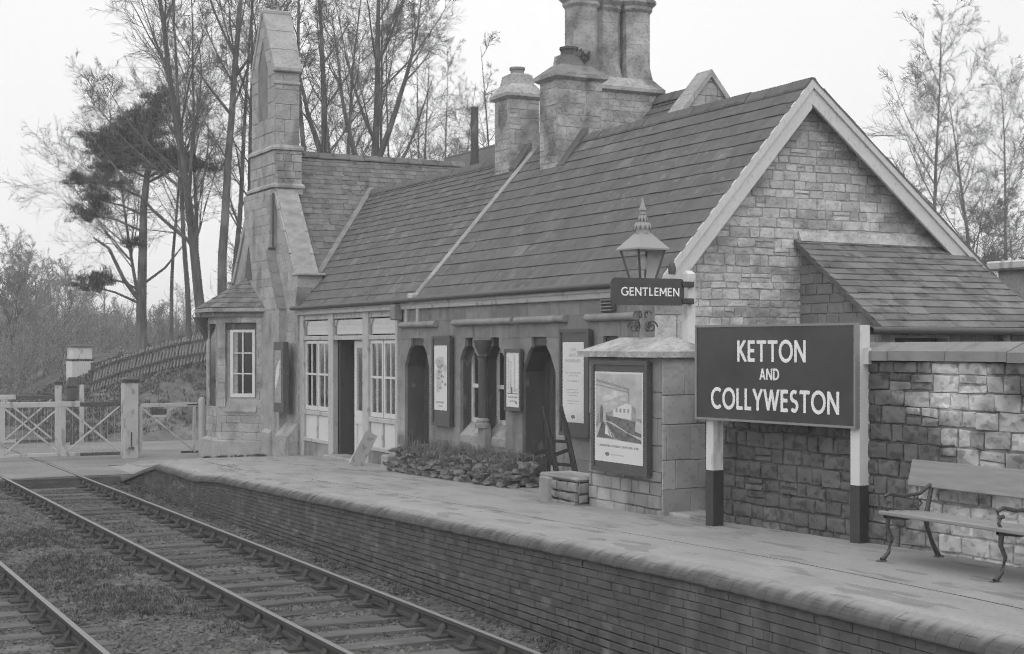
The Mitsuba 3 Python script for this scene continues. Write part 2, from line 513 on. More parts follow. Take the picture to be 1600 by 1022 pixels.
def slating(region, fr, rng, courses, widths, thick=0.014, lift=0.02, gap=0.004, ragged=0.008, slip=0.01):
    """Overlapping slates over a region of a roof plane, v up the slope."""
    u_lo, v_lo, u_hi, v_hi = region.bounds
    out = []
    v = v_lo
    row = 0
    while v < v_hi - 0.02:
        t = (v - v_lo) / (v_hi - v_lo)
        h = courses[0] + (courses[1] - courses[0]) * t
        w_row = widths[0] + (widths[1] - widths[0]) * t
        u = u_lo - w_row * (0.5 if row % 2 else 0.0) - rng.uniform(0, 0.06)
        while u < u_hi:
            w = w_row * rng.uniform(0.82, 1.18)
            drop = rng.uniform(0, ragged) + (slip * rng.random() if rng.random() < 0.08 else 0)
            s = sbox(u + gap / 2, v - drop, u + w - gap / 2, min(v + h * 1.12, v_hi)).intersection(region)
            for g in polys(s):
                if g.area < 0.002:
                    continue
                g = g.convex_hull
                c = np.asarray(shapely.geometry.polygon.orient(g).exterior.coords)[:-1]
                k = len(c)
                rise = lift * (1 - np.clip((c[:, 1] - v) / (h * 1.12), 0, 1)) + rng.uniform(-0.002, 0.004)
                top = fr.at(c, thick + rise)
                low = fr.at(c, 0.0 + np.maximum(rise - 0.006, -0.004))
                i = np.arange(k)
                j = (i + 1) % k
                f = np.vstack([np.stack([i, j, k + j], 1), np.stack([i, k + j, k + i], 1)] + [np.array([[k, k + a, k + a + 1]]) for a in range(1, k - 1)])
                out.append(((np.vstack([low, top]), f), (rng.random(), rng.random())))
            u += w
        v += h
        row += 1
    return out


# lettering in the railway's humanist capitals, from strokes
def strokes(ch):
    """(lines, width) of a capital one unit high; arcs are polylines."""
    def arc(cx, cy, rx, ry, a0, a1, n=22):
        a = np.radians(np.linspace(a0, a1, n))
        return np.stack([cx + rx * np.cos(a), cy + ry * np.sin(a)], 1)
    s = 0.08
    return {
        'K': ([[(s, 0), (s, 1)], [(0.62, 1.02), (0.10, 0.47)], [(0.20, 0.58), (0.68, -0.02)]], 0.70),
        'E': ([[(s, 0), (s, 1)], [(s, 1 - s), (0.53, 1 - s)], [(s, 0.52), (0.49, 0.52)], [(s, s), (0.53, s)]], 0.56),
        'T': ([[(0.36, 0), (0.36, 1)], [(0, 1 - s), (0.72, 1 - s)]], 0.72),
        'O': ([np.vstack([arc(0.5, 0.5, 0.44, 0.44, 0, 360, 48)])], 1.0),
        'N': ([[(s, 0), (s, 1)], [(0.10, 0.94), (0.72, 0.06)], [(0.74, 0), (0.74, 1)]], 0.82),
        'A': ([[(0.06, -0.01), (0.39, 0.97)], [(0.72, -0.01), (0.39, 0.97)], [(0.17, 0.30), (0.61, 0.30)]], 0.78),
        'D': ([[(s, 0), (s, 1)], np.vstack([[(s, 1 - s)], arc(0.30, 0.5, 0.42, 0.42, 90, -90), [(s, s)]])], 0.80),
        'C': ([arc(0.5, 0.5, 0.44, 0.44, 52, 308, 40)], 0.82),
        'L': ([[(s, 0), (s, 1)], [(s, s), (0.50, s)]], 0.53),
        'Y': ([[(0.03, 1.0), (0.36, 0.45)], [(0.69, 1.0), (0.36, 0.45)], [(0.36, 0), (0.36, 0.5)]], 0.72),
        'W': ([[(0.04, 1.01), (0.33, 0.05)], [(0.33, 0.05), (0.58, 0.97)], [(0.58, 0.97), (0.83, 0.05)], [(0.83, 0.05), (1.12, 1.01)]], 1.16),
        'S': ([np.vstack([arc(0.30, 0.725, 0.215, 0.205, 42, 250, 26), arc(0.30, 0.285, 0.23, 0.215, 76, -142, 28)])], 0.58),
        'G': ([arc(0.5, 0.5, 0.44, 0.44, 52, 318, 40), [(0.84, 0.15), (0.84, 0.47)], [(0.60, 0.47), (0.92, 0.47)]], 0.92),
        'M': ([[(s, 0), (s, 1)], [(0.11, 0.95), (0.45, 0.28)], [(0.79, 0.95), (0.45, 0.28)], [(0.82, 0), (0.82, 1)]], 0.90),
    }[ch]


def lettering(text, height, width, weight=0.165):
    """[(polygon)] of each letter, the word centred on 0 and fitted to the width."""
    out, at = [], 0.0
    for ch in text:
        lines, w = strokes(ch)
        g = unary_union([LineString(np.asarray(ln)).buffer(weight / 2, cap_style=2, join_style=2, mitre_limit=2.5) for ln in lines])
        g = g.intersection(sbox(-0.1, -0.005 if ch not in 'OCGS' else -0.04, 2, 1.005 if ch not in 'OCGS' else 1.04))
        out.append(affinity.translate(g, at, 0))
        at += w + 0.145
    at -= 0.145
    sx = width / at
    return [affinity.scale(affinity.translate(g, -at / 2, -0.5), sx, height, origin=(0, 0)) for g in out]

# ------------------------------------------------------------------ levels


def ramp(x, xs, zs):
    return np.interp(x, xs, zs)


def platform_z(x, y):
    """The platform falls gently away from the name board and ramps down to the crossing, first along its edge."""
    edge = ramp(x, [-36.5, -33.6, -31.9, -30.5, -28.9, -27.6, -26.0, -11.0], [-0.94, -0.93, -0.64, -0.42, -0.42, -0.43, -0.33, 0.0])
    wall = ramp(x, [-38.0, -36.0, -34.0, -31.0, -11.0], [-0.93, -0.84, -0.64, -0.43, 0.0])
    t = np.clip((np.asarray(y, float) - 7.6) / 1.6, 0, 1)
    t = t * t * (3 - 2 * t)
    return edge * (1 - t) + wall * t


def sstep(a, b, x):
    t = np.clip((np.asarray(x, float) - a) / (b - a), 0, 1)
    return t * t * (3 - 2 * t)


def terrain(x, y):
    x, y = np.asarray(x, float), np.asarray(y, float)
    base = np.where(y < 7.6, -1.24, -0.99)
    bank = 2.45 * sstep(7.8, 14.5, y) * sstep(-45.5, -49.5, x)
    yard = 0.5 * sstep(10.9, 12.0, y) * sstep(-37.0, -36.0, x)
    p = np.stack([x * 0.13, y * 0.13, 0 * x], -1)
    rough = 0.22 * (meshkit.fbm(p, 3, 5) - 0.5) * sstep(9.5, 14, np.abs(y - 2) + 0.5 * sstep(-46, -50, x) * 9)
    return base + np.maximum(bank, yard) + rough + 0.012 * np.maximum(0, y - 25)


def sheet(xs, ys, zfun):
    gx, gy = np.meshgrid(xs, ys, indexing='ij')
    v = np.stack([gx, gy, zfun(gx, gy)], -1).reshape(-1, 3)
    n, m = gx.shape
    i, j = np.meshgrid(np.arange(n - 1), np.arange(m - 1), indexing='ij')
    a = (i * m + j).ravel()
    f = np.concatenate([np.stack([a, a + m, a + m + 1], 1), np.stack([a, a + m + 1, a + 1], 1)])
    return v, f


gx = np.concatenate([[-1500, -900, -500, -320, -220, -160], np.arange(-130, 20, 1.5), [30, 60, 120, 260, 500, 900]])
gy = np.concatenate([[-900, -400, -150, -60, -20, -6], np.arange(-2, 40, 0.7), np.arange(42, 110, 4.0), [130, 200, 320, 600, 900, 1500]])
structure('ground', sheet(gx, gy, terrain), 'mat_ground', 'rough winter grass and earth reaching back to the woods', smooth=True)


def bed_z(x, y):
    p = np.stack([x, y, 0 * x], -1)
    between = np.exp(-((y - 3.95) / 0.62) ** 2) * 0.075 + np.exp(-((y - 7.25) / 0.25) ** 2) * 0.035
    return -1.127 + between + 0.075 * (meshkit.fbm(p * 1.6, 4, 3) - 0.5) + 0.03 * (meshkit.noise(p * 11, 8) - 0.5)


structure('track_bed', sheet(np.arange(-33.75, -5.9, 0.11), np.arange(0.2, 7.46, 0.09), bed_z), 'mat_bed', 'dark cinder and ballast bed under the two tracks', smooth=True)
structure('track_bed', sheet(np.arange(-110.0, -45.0, 0.7), np.arange(-0.6, 8.3, 0.25), bed_z), 'mat_bed', 'ballast bed of the line beyond the crossing gates', smooth=True)


def crossing_z(x, y):
    p = np.stack([x * 0.6, y * 0.6, 0 * x], -1)
    return -0.905 + 0.02 * (meshkit.fbm(p, 2, 6) - 0.5) - 0.04 * sstep(-44, -45.6, x)


# the crossing, in strips that leave the flangeways of the rails open
rails_y = (1.42, 2.95, 4.93, 6.46)
strips, lo = [], -9.0
for ry in rails_y:
    strips.append((lo, ry - 0.055))
    lo = ry + 0.055
strips.append((lo, 7.6))
parts = []
for a, b in strips:
    v, f = sheet(np.linspace(-46.0, -33.72, 26), np.linspace(a, b, max(3, int((b - a) / 0.4))), crossing_z)
    parts.append((v, f))
    parts.append(pair(box(-33.78, -33.70, a, b, -1.2, -0.915)))
parts.append(sheet(np.linspace(-46.0, -36.4, 24), np.linspace(7.6, 16.0, 20), lambda x, y: crossing_z(x, y) - 0.004 + 0.05 * sstep(10, 15, y)))
structure('road', join(parts), 'mat_road', 'pale worn road surface of the level crossing', smooth=False)
add('road', 'edge_timber', box(-33.70, -33.55, -2.0, 7.3, -1.15, -0.925, 0.01), 'mat_sleeper', uv=(0.2, 0.4), label='dark timber along the near edge of the crossing')

# ------------------------------------------------------------------ platform
xs = np.arange(-38.0, -3.9, 0.25)
xp = xs[xs > -33.7]
wall_v = np.stack([np.repeat(xp, 2), np.full(2 * len(xp), 7.365), np.stack([np.full(len(xp), -1.25), platform_z(xp, 7.4) - 0.05], 1).ravel()], 1)
a_ = np.arange(len(xp) - 1) * 2
wall_f = np.concatenate([np.stack([a_, a_ + 2, a_ + 3], 1), np.stack([a_, a_ + 3, a_ + 1], 1)])
PF = structure('platform', join([sheet(xp, np.array([7.44, 7.5, 8.0, 8.6, 11.2]), lambda x, y: platform_z(x, y) - 0.03), (wall_v, wall_f)]), 'mat_brick',
               'brick platform wall and filling along the track')
rows_n, zb = 12, -1.12
rng = np.random.default_rng(3)
bricks = []
for r in range(rows_n):
    u = -33.6 - rng.uniform(0, 0.2)
    low = r < 5
    while u < -5.6:
        w = 0.228 * (1 if rng.random() < 0.75 else 0.5)
        a, b = u, u + w
        h = [zb + (platform_z(q, 7.4) - 0.15 - zb) * np.array([r, r + 1]) / rows_n for q in (a, b)]
        j = 0.007 if low else 0.0035
        if h[0][1] - h[0][0] > 0.02:
            p = Polygon([(a + j / 2, h[0][0] + j), (b - j / 2, h[1][0] + j), (b - j / 2, h[1][1] - j), (a + j / 2, h[0][1] - j)])
            step = 0.010 * (5 - r) if low else 0.0
            bricks.append((block(p, front(7.362 - step), (0.034 if low else 0.022) + step * 0, 0.005, rng, 0.0025 if low else 0.0012), (rng.random() * (1.0 if not low else 1.25), rng.random())))
            if step:
                bricks[-1] = (join([bricks[-1][0], sheet(np.array([a + j / 2, b - j / 2]), np.array([7.362 - step - 0.026, 7.37]), lambda x, y: np.interp(x, [a, b], [h[0][1] - j, h[1][1] - j]) - 0.005)]), bricks[-1][1])
        u += w
pieces(PF, 'brick', bricks, 'mat_brick', rest='brickwork')
edge = []
u = -33.6
prof = np.array([(7.60, -0.012)] + [(7.54 - 0.242 * math.sin(a), -0.012 - 0.125 * (1 - math.cos(a))) for a in np.radians([10, 25, 40, 55, 70, 83, 90])] + [(7.305, -0.148), (7.40, -0.15)])
while u < -5.6:
    w = 0.115 * rng.uniform(0.94, 1.06)
    k = len(prof)
    ring = []
    dy, dz = rng.uniform(-0.003, 0.003), rng.uniform(-0.003, 0.003)
    for q, s in ((u + 0.001, 0), (u + w - 0.001, 0)):
        ring.append(np.stack([np.full(k, q), prof[:, 0] + dy, platform_z(q, 7.4) + prof[:, 1] + dz], 1))
    i = np.arange(k - 1)
    f = np.concatenate([np.stack([i, i + 1, k + i + 1], 1), np.stack([i, k + i + 1, k + i], 1), [[0, a, a + 1] for a in range(1, k - 1)], [[k, k + a + 1, k + a] for a in range(1, k - 1)]])
    edge.append(((np.vstack(ring), f), (rng.random(), rng.random())))
    u += w
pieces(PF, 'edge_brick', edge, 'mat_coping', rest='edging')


def worn(x, y):
    p = np.stack([x * 0.9, y * 0.9, 0 * x], -1)
    return platform_z(x, y) + 0.018 * (meshkit.fbm(p, 3, 12) - 0.5)


def lip(x, y):
    return worn(x, y) * sstep(7.45, 7.7, y) + platform_z(x, 7.4) * (1 - sstep(7.45, 7.7, y)) + 0.012 - 0.025 * sstep(7.60, 7.44, y)


xl, tl = np.meshgrid(np.arange(-38.0, -3.9, 0.05), np.array([0.0, 0.02, 0.045, 0.08, 0.13, 0.19, 0.3, 0.5, 0.75, 1.0]), indexing='ij')
y_edge = 7.47 + 0.03 * (meshkit.fbm(np.stack([xl * 3.0, 0 * xl, 0 * xl], -1), 4, 3) - 0.5)
yl = y_edge + (8.20 - y_edge) * tl
zl = np.where((xl < -33.62) & (yl < 7.6), -1.1, lip(xl, yl))
zl[:, 0] -= 0.03
n_l, m_l = xl.shape
i_l, j_l = np.meshgrid(np.arange(n_l - 1), np.arange(m_l - 1), indexing='ij')
a_l = (i_l * m_l + j_l).ravel()
structure('platform_surface', (np.stack([xl, yl, zl], -1).reshape(-1, 3), np.concatenate([np.stack([a_l, a_l + m_l, a_l + m_l + 1], 1), np.stack([a_l, a_l + m_l + 1, a_l + 1], 1)])), 'mat_tar',
          'strip of platform paving along the edge, a long joint behind it', smooth=True)
structure('platform_surface', sheet(np.arange(-38.0, -3.9, 0.2), np.concatenate([[8.24], np.arange(8.35, 11.3, 0.15)]), lambda x, y: worn(x, y) + 0.007), 'mat_tar', 'grey worn paving of the platform in front of the station', smooth=True)

# ------------------------------------------------------------------ the station building
B = thing('station_building', 'stone railway station with slate roofs, bellcote, canted bay and tall chimneys behind the platform', 'station')
RIDGE_Y, RIDGE_Z, M1, M2 = 13.05, 5.52, 1.14, 0.80
GX = -17.2                                            # the gable wall facing along the platform


def roof_front(y):
    return RIDGE_Z - M1 * (RIDGE_Y - y)


def roof_rear(y):
    return RIDGE_Z - M2 * (y - RIDGE_Y)


def shoulder(x0, x1, z0, z_sh, xa, xb, z_head, z_top):
    """A doorway or light whose head closes in steps."""
    return Polygon([(x0, z0), (x1, z0), (x1, z_sh), (xb + 0.10, z_head - 0.10), (xb, z_head - 0.03), (xb, z_top), (xa, z_top), (xa, z_head - 0.03), (xa - 0.10, z_head - 0.10), (x0, z_sh)])


door1 = shoulder(-25.72, -24.62, -0.75, 1.52, -25.44, -24.86, 1.92, 2.03)
light1 = shoulder(-23.32, -22.62, 0.42, 1.66, -23.12, -22.84, 1.92, 2.03)
light2 = shoulder(-22.36, -21.62, 0.42, 1.66, -22.16, -21.86, 1.92, 2.03)
door2 = shoulder(-21.03, -19.95, -0.75, 1.50, -20.72, -20.24, 1.91, 2.03)
door3 = shoulder(-18.85, -17.85, -0.6, 1.50, -18.55, -18.15, 1.91, 2.03)
openings = unary_union([door1, light1, light2, door2, door3])
wall_shape = rect(-26.08, GX - 0.03, -1.0, 2.72).difference(openings)
FW = add(B, 'front_wall', join([slab(wall_shape, front(10.7), -0.05, 0.0)]), 'mat_ashlar', uv=(0.3, 0.3))
rng = np.random.default_rng(21)
pieces(FW, 'stone', masonry(wall_shape.intersection(rect(-27, -17.0, -0.7, 2.7)), front(10.7), rng, (0.26, 0.34), (0.45, 0.95), 0.006, 0.007, 0.003), 'mat_ashlar', rest='stonework')
add(FW, 'reveal', slab(wall_shape, front(10.7), -0.42, -0.051), 'mat_dirt_and_shade')
add(FW, 'end_return', slab(rect(10.7, 12.5, -1, 2.72), right(-26.06), -0.02, 0.0), 'mat_ashlar', uv=(0.3, 0.3))
for dn, nm in ((door1, 'first'), (door2, 'second'), (door3, 'third')):
    d = add(B, 'door', slab(dn.intersection(rect(-40, 0, -0.9, 1.93)), front(11.06), -0.05, 0.0), 'mat_dark_trim', label='dark recessed platform door')
    bx = dn.bounds
    for t in np.linspace(bx[0] + 0.1, bx[2] - 0.1, 6):
        add(d, 'plank', slab(rect(t - 0.075, t + 0.072, -0.7, 1.45), front(11.06), 0.0, 0.012), 'mat_dark_trim')
    cx = (dn.bounds[0] + dn.bounds[2]) / 2
    add(d, 'head_block', box(cx - 0.30, cx + 0.30, 10.74, 11.0, 1.90, 2.04), 'mat_black')
    if dn is not door3:
        for sx, x0 in ((1, bx[0]), (-1, bx[2])):                          # splayed plinth stones at the foot of the jambs
            p = Polygon([(x0, -0.7), (x0 + sx * 0.30, -0.7), (x0 + sx * 0.30, -0.02), (x0 + sx * 0.22, 0.10), (x0, 0.14)])
            q = Polygon([(x0 - sx * 0.02, -0.7), (x0 - sx * 0.34, -0.7), (x0 - sx * 0.22, 0.02), (x0 - sx * 0.02, 0.14)])
            add(FW, 'plinth_stone', slab(q, front(10.69), 0.0, 0.09), 'mat_pale', uv=(0.1, 0.2))
for lt in (light1, light2):
    x0, _, x1, _ = lt.bounds
    w = add(B, 'window', slab(lt.intersection(sbox(x0, 0.62, x1, 1.9)).difference(sbox(x0 + 0.07, 0.70, x1 - 0.07, 1.78)), front(10.90), -0.06, 0.0), 'mat_white', label='tall narrow sash window with white frame')
    add(w, 'meeting_rail', box(x0 + 0.07, x1 - 0.07, 10.885, 10.94, 1.20, 1.265), 'mat_white')
    add(w, 'pane', slab(sbox(x0 + 0.07, 0.70, x1 - 0.07, 1.20), front(10.93), 0, 0.004), 'mat_glass_dark')
    add(w, 'pane', slab(sbox(x0 + 0.07, 1.265, x1 - 0.07, 1.78), front(10.93), 0, 0.004), 'mat_glass_dark')
    sill = hull([(x, y, z) for x in (x0 + 0.003, x1 - 0.003) for y, z in ((10.69, 0.30), (10.69, 0.42), (10.93, 0.66), (10.93, 0.30))])
    add(w, 'sill', sill, 'mat_pale', uv=(0.2, 0.2), label='steep sloping stone sill')
shaft = add(B, 'column', lathe([(0, 0), (0.075, 0), (0.075, 0.98), (0, 0.98)], (-22.24, 10.60, 0.72), 14), 'mat_dirt_and_shade', smooth=40, label='slender stone shaft between the two narrow windows')
add(shaft, 'capital', lathe([(0, 0), (0.085, 0), (0.10, 0.03), (0.08, 0.06), (0.10, 0.13), (0.13, 0.18), (0.13, 0.22), (0.15, 0.25), (0.15, 0.29), (0, 0.29)], (-22.24, 10.60, 1.70), 12), 'mat_dirt_and_shade', smooth=40, uv=(0.9, 0.3))
add(shaft, 'base', lathe([(0, 0), (0.13, 0), (0.13, 0.06), (0.10, 0.08), (0.11, 0.12), (0.08, 0.16), (0, 0.16)], (-22.24, 10.60, 0.58), 12), 'mat_ashlar', smooth=40, uv=(0.9, 0.3))
add(shaft, 'pedestal', box(-22.36, -22.12, 10.56, 10.70, -0.6, 0.58, 0.015), 'mat_ashlar', uv=(0.6, 0.2))
for x0, x1, z in ((-25.85, -24.22, 2.275), (-23.50, -21.28, 2.285), (-21.18, -19.57, 2.29), (-18.95, -17.60, 2.295)):
    add(B, 'hood_mould', trimesh.creation.cylinder(radius=0.055, segment=[(x0, 10.655, z), (x1 - 0.004, 10.655, z)], sections=12), 'mat_ashlar', uv=(1.6, 0.1), smooth=50)
for x0, z0 in ((-18.55, 2.36),):
    vt = add(B, 'vent', box(x0, x0 + 0.36, 10.66, 10.70, z0, z0 + 0.2), 'mat_dirt_and_shade')
    for k in range(4):
        add(vt, 'louvre', beam((x0 + 0.02, 10.645, z0 + 0.03 + k * 0.047), (x0 + 0.34, 10.645, z0 + 0.03 + k * 0.047), 0.03, 0.018), 'mat_ashlar', uv=(0.7, 0.1))
for x0 in (-25.62, -25.1):
    add(B, 'rafter_foot', box(x0, x0 + 0.10, 10.64, 10.72, 2.28, 2.62, 0.01), 'mat_trim')

# inside, seen through the glass: a dim booking hall
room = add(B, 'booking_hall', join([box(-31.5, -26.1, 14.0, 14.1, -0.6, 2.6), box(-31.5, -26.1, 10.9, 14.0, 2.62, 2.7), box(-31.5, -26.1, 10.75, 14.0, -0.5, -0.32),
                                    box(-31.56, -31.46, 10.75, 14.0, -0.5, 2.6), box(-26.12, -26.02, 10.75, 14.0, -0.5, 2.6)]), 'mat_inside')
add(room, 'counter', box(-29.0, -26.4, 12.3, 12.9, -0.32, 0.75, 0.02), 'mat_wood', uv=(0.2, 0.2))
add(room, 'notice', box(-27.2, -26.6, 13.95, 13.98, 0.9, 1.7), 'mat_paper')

# timber and glass front of the booking hall
TY = 10.72
TF = add(B, 'timber_front', join([box(-31.62, -26.08, TY, TY + 0.10, 2.44, 2.58, 0.01), box(-31.62, -26.08, TY - 0.01, TY + 0.08, 2.01, 2.10, 0.01),
                                  box(-31.62, -29.80, TY - 0.012, TY + 0.08, 0.44, 0.53, 0.01), box(-27.58, -26.08, TY - 0.012, TY + 0.08, 0.44, 0.53, 0.01),
                                  box(-31.62, -29.80, TY - 0.03, TY + 0.08, -0.13, -0.05, 0.01), box(-27.58, -26.08, TY - 0.03, TY + 0.08, -0.10, -0.02, 0.01)]), 'mat_trim')
for x0, x1 in ((-31.64, -31.36), (-29.80, -29.52), (-27.86, -27.56), (-26.20, -26.07)):
    add(TF, 'post', box(x0, x1, TY - 0.03, TY + 0.09, -0.5, 2.57, 0.012), 'mat_trim')
add(TF, 'plinth', box(-31.6, -29.8, TY + 0.0, TY + 0.2, -0.8, -0.13), 'mat_ashlar', uv=(0.3, 0.3))
add(TF, 'plinth', box(-27.56, -26.08, TY + 0.0, TY + 0.2, -0.8, -0.10), 'mat_ashlar', uv=(0.3, 0.3))
for x0, x1 in ((-31.36, -29.80), (-29.52, -27.86), (-27.56, -26.20)):
    tp = sbox(x0 + 0.03, 2.12, x1 - 0.03, 2.42)
    g = add(TF, 'top_panel', slab(tp, front(TY + 0.07), 0.0, 0.012), 'mat_cream')
    for k in range(3):
        add(g, 'board', slab(sbox(x0 + 0.05, 2.13 + k * 0.096, x1 - 0.05, 2.222 + k * 0.096), front(TY + 0.058), 0.0, 0.014), 'mat_cream')
    for xx, s in ((x0 + 0.03, 1), (x1 - 0.03, -1)):
        add(g, 'corner_block', slab(Polygon([(xx, 2.42), (xx + s * 0.12, 2.42), (xx, 2.28)]), front(TY + 0.044), 0.0, 0.03), 'mat_trim')


def casement(x0, x1, z0, z1, y):
    w = add(TF, 'casement', slab(sbox(x0, z0, x1, z1).difference(sbox(x0 + 0.06, z0 + 0.09, x1 - 0.06, z1 - 0.06)), front(y), -0.04, 0.0), 'mat_cream')
    xm, zm = (x0 + x1) / 2, z0 + (z1 - z0) * 0.52
    add(w, 'glazing_bar', box(xm - 0.018, xm + 0.018, y + 0.005, y + 0.035, z0 + 0.09, z1 - 0.06), 'mat_cream')
    add(w, 'glazing_bar', box(x0 + 0.06, x1 - 0.06, y + 0.003, y + 0.033, zm - 0.022, zm + 0.022), 'mat_cream')
    for a, b in ((x0 + 0.06, xm - 0.018), (xm + 0.018, x1 - 0.06)):
        for c, d in ((z0 + 0.09, zm - 0.022), (zm + 0.022, z1 - 0.06)):
            add(w, 'pane', (np.array([(a, y + 0.02, c), (b, y + 0.02, c), (b, y + 0.02, d), (a, y + 0.02, d)]), np.array([[0, 1, 2], [0, 2, 3]])), 'mat_pane')


casement(-31.35, -30.59, 0.54, 2.0, TY + 0.02)
casement(-30.55, -29.81, 0.54, 2.0, TY + 0.02)
casement(-27.55, -26.90, 0.54, 2.0, TY + 0.02)
casement(-26.86, -26.21, 0.54, 2.0, TY + 0.02)
for x0, x1 in ((-31.34, -30.60), (-30.54, -29.82), (-27.54, -26.92), (-26.84, -26.22)):
    add(TF, 'panel', slab(sbox(x0, -0.05, x1, 0.44), front(TY + 0.05), 0.0, 0.02), 'mat_cream')
    add(TF, 'stile', box(x1, x1 + 0.06, TY + 0.0, TY + 0.06, -0.05, 0.44), 'mat_trim')
ENTRY = add(B, 'entrance_door', slab(sbox(-28.62, -0.42, -27.87, 2.0).difference(sbox(-28.50, 0.62, -27.98, 1.86)).difference(sbox(-28.50, -0.2, -27.98, 0.36)), front(TY + 0.10), -0.045, 0.0), 'mat_cream', label='half glazed pale door leaf standing beside the dark entrance')
add(ENTRY, 'panel', slab(sbox(-28.50, -0.2, -27.98, 0.36), front(TY + 0.125), -0.01, 0.0), 'mat_cream')
add(ENTRY, 'pane', (np.array([(-28.5, TY + 0.12, 0.62), (-27.98, TY + 0.12, 0.62), (-27.98, TY + 0.12, 1.86), (-28.5, TY + 0.12, 1.86)]), np.array([[0, 1, 2], [0, 2, 3]])), 'mat_pane')
add(B, 'inner_door', box(-29.50, -29.44, TY + 0.1, TY + 1.3, -0.45, 2.0), 'mat_dark_trim')
add(B, 'inner_door', box(-29.44, -28.55, TY + 0.95, TY + 1.0, -0.45, 2.0), 'mat_dark_trim')
add(B, 'doorstep', box(-29.52, -27.86, TY - 0.25, TY + 0.25, -0.6, -0.30, 0.02), 'mat_pale', uv=(0.2, 0.3))

# gutter, fascia
add(B, 'fascia', join([box(-31.6, GX + 0.18, 10.63, 10.69, 2.55, 2.70, 0.01), box(-31.6, GX + 0.18, 10.605, 10.65, 2.63, 2.69, 0.012)]), 'mat_trim')
add(B, 'gutter', tube([(-31.75, 10.555, 2.70), (-25.6, 10.555, 2.71), (GX + 0.22, 10.555, 2.74)], 0.047, 10), 'mat_dark_trim', smooth=50)
add(B, 'rainwater_head', box(-25.98, -25.78, 10.5, 10.68, 2.36, 2.64, 0.02), 'mat_ashlar', uv=(0.2, 0.5))

# gable wall of the near range
c1 = 1 / math.hypot(1, M1)
gable_shape = Polygon([(10.7, -1.0), (16.2, -1.0), (16.2, roof_rear(16.2) - 0.10), (RIDGE_Y, RIDGE_Z - 0.12), (10.7, roof_front(10.7) - 0.08)])
GW = add(B, 'gable_wall', slab(gable_shape, right(GX), -0.4, 0.0), 'mat_mortar')
rng = np.random.default_rng(5)
quoins = gable_shape.intersection(sbox(10.68, -1, 11.12, 2.9))
field = gable_shape.difference(sbox(10.0, -1, 11.12, 2.9)).intersection(sbox(10, 1.2, 17, 6))
pieces(GW, 'stone', masonry(field, right(GX), rng, (0.09, 0.155), (0.12, 0.36), 0.012, 0.012, 0.006, 0.010, 0.004, uneven=0.10) + masonry(quoins, right(GX), rng, (0.26, 0.36), (0.40, 0.48), 0.008, 0.016, 0.005, 0.004), 'mat_rubble', rest='stonework')
BX = GX + 0.27                                      # the bargeboards hang clear of the wall


def band(line, d0, d1):
    """A strip below a sloping roof line, from d0 to d1 measured square to it."""
    (ya, za), (yb, zb_) = line
    t = np.array([yb - ya, zb_ - za])
    t = t / np.linalg.norm(t)
    nn = np.array([t[1], -t[0]])
    if nn[1] > 0:
        nn = -nn
    a, b = np.array([ya, za]), np.array([yb, zb_])
    return Polygon([a + nn * d0, b + nn * d0, b + nn * d1, a + nn * d1])


left_line = ((10.55, roof_front(10.55)), (RIDGE_Y + 0.25, roof_front(RIDGE_Y + 0.25)))
right_line = ((RIDGE_Y - 0.25, roof_rear(RIDGE_Y - 0.25)), (16.72, roof_rear(16.72)))
near, far_ = sbox(9, 0, RIDGE_Y, 8), sbox(RIDGE_Y, 0, 19, 8)
for ln, side in ((left_line, near), (right_line, far_)):
    bb = add(B, 'bargeboard', slab(band(ln, 0.03, 0.25).intersection(side), right(BX), -0.045, 0.0), 'mat_cream')
    add(bb, 'moulding', slab(band(ln, -0.02, 0.075).intersection(side), right(BX + 0.002), 0.0, 0.03), 'mat_cream')
    add(bb, 'soffit', slab(band(ln, 0.02, 0.05).intersection(side), right(BX), -0.28, -0.046), 'mat_trim')

# roofs of the range: boarding, slates, ridge
s1 = math.hypot(1, M1)
V1 = np.array([0, 1 / s1, M1 / s1])
E0 = 10.59                                           # eaves


def along(z):
    """Distance up the front slope of height z."""
    return (z - roof_front(E0)) * s1 / M1


front_roof = Frame((0, E0, roof_front(E0)), X, V1)
LV = along(RIDGE_Z)
rng = np.random.default_rng(8)
near_roof = rect(-24.97, GX + 0.30, 0, LV)
R1 = add(B, 'near_roof', slab(near_roof, front_roof, -0.06, 0.0), 'mat_slate', uv=(0.2, 0.2))
pieces(R1, 'slate', slating(near_roof, front_roof, rng, (0.27, 0.235), (0.44, 0.36), 0.010, 0.016), 'mat_slate', rest='slating')
s2 = math.hypot(1, M2)
rear_roof = Frame((0, 16.5, roof_rear(16.5)), -X, np.array([0, -1 / s2, M2 / s2]))
add(B, 'rear_roof', slab(rect(-(GX + 0.30), 25.12, 0, (16.5 - RIDGE_Y) * s2), rear_roof, -0.06, 0.0), 'mat_slate', uv=(0.2, 0.2))
add(B, 'rear_roof', slab(rect(25.3, 33.6, 0, (16.5 - RIDGE_Y) * s2), rear_roof, -0.12, -0.06), 'mat_slate', uv=(0.2, 0.2))
rr = []
for k in range(20):                                  # slates of the far slope that show along the verge
    v0 = k * 0.235
    if v0 < (16.5 - RIDGE_Y) * s2 - 0.05:
        rr.append((block(sbox(-(GX + 0.31), v0, -(GX + 0.31) + 0.36, v0 + 0.23), rear_roof, 0.028, 0.004, rng), (rng.random(), 0.2)))
pieces(R1, 'verge_slate', rr, 'mat_slate')

WX, WZ, WM = -34.05, 6.32, 1.35                       # ridge and pitch of the cross wing
DZ = 0.05
mid_frame = Frame((0, E0, roof_front(E0) - DZ), X, V1)


def valley_x(z):
    return WX + (WZ - z) / WM


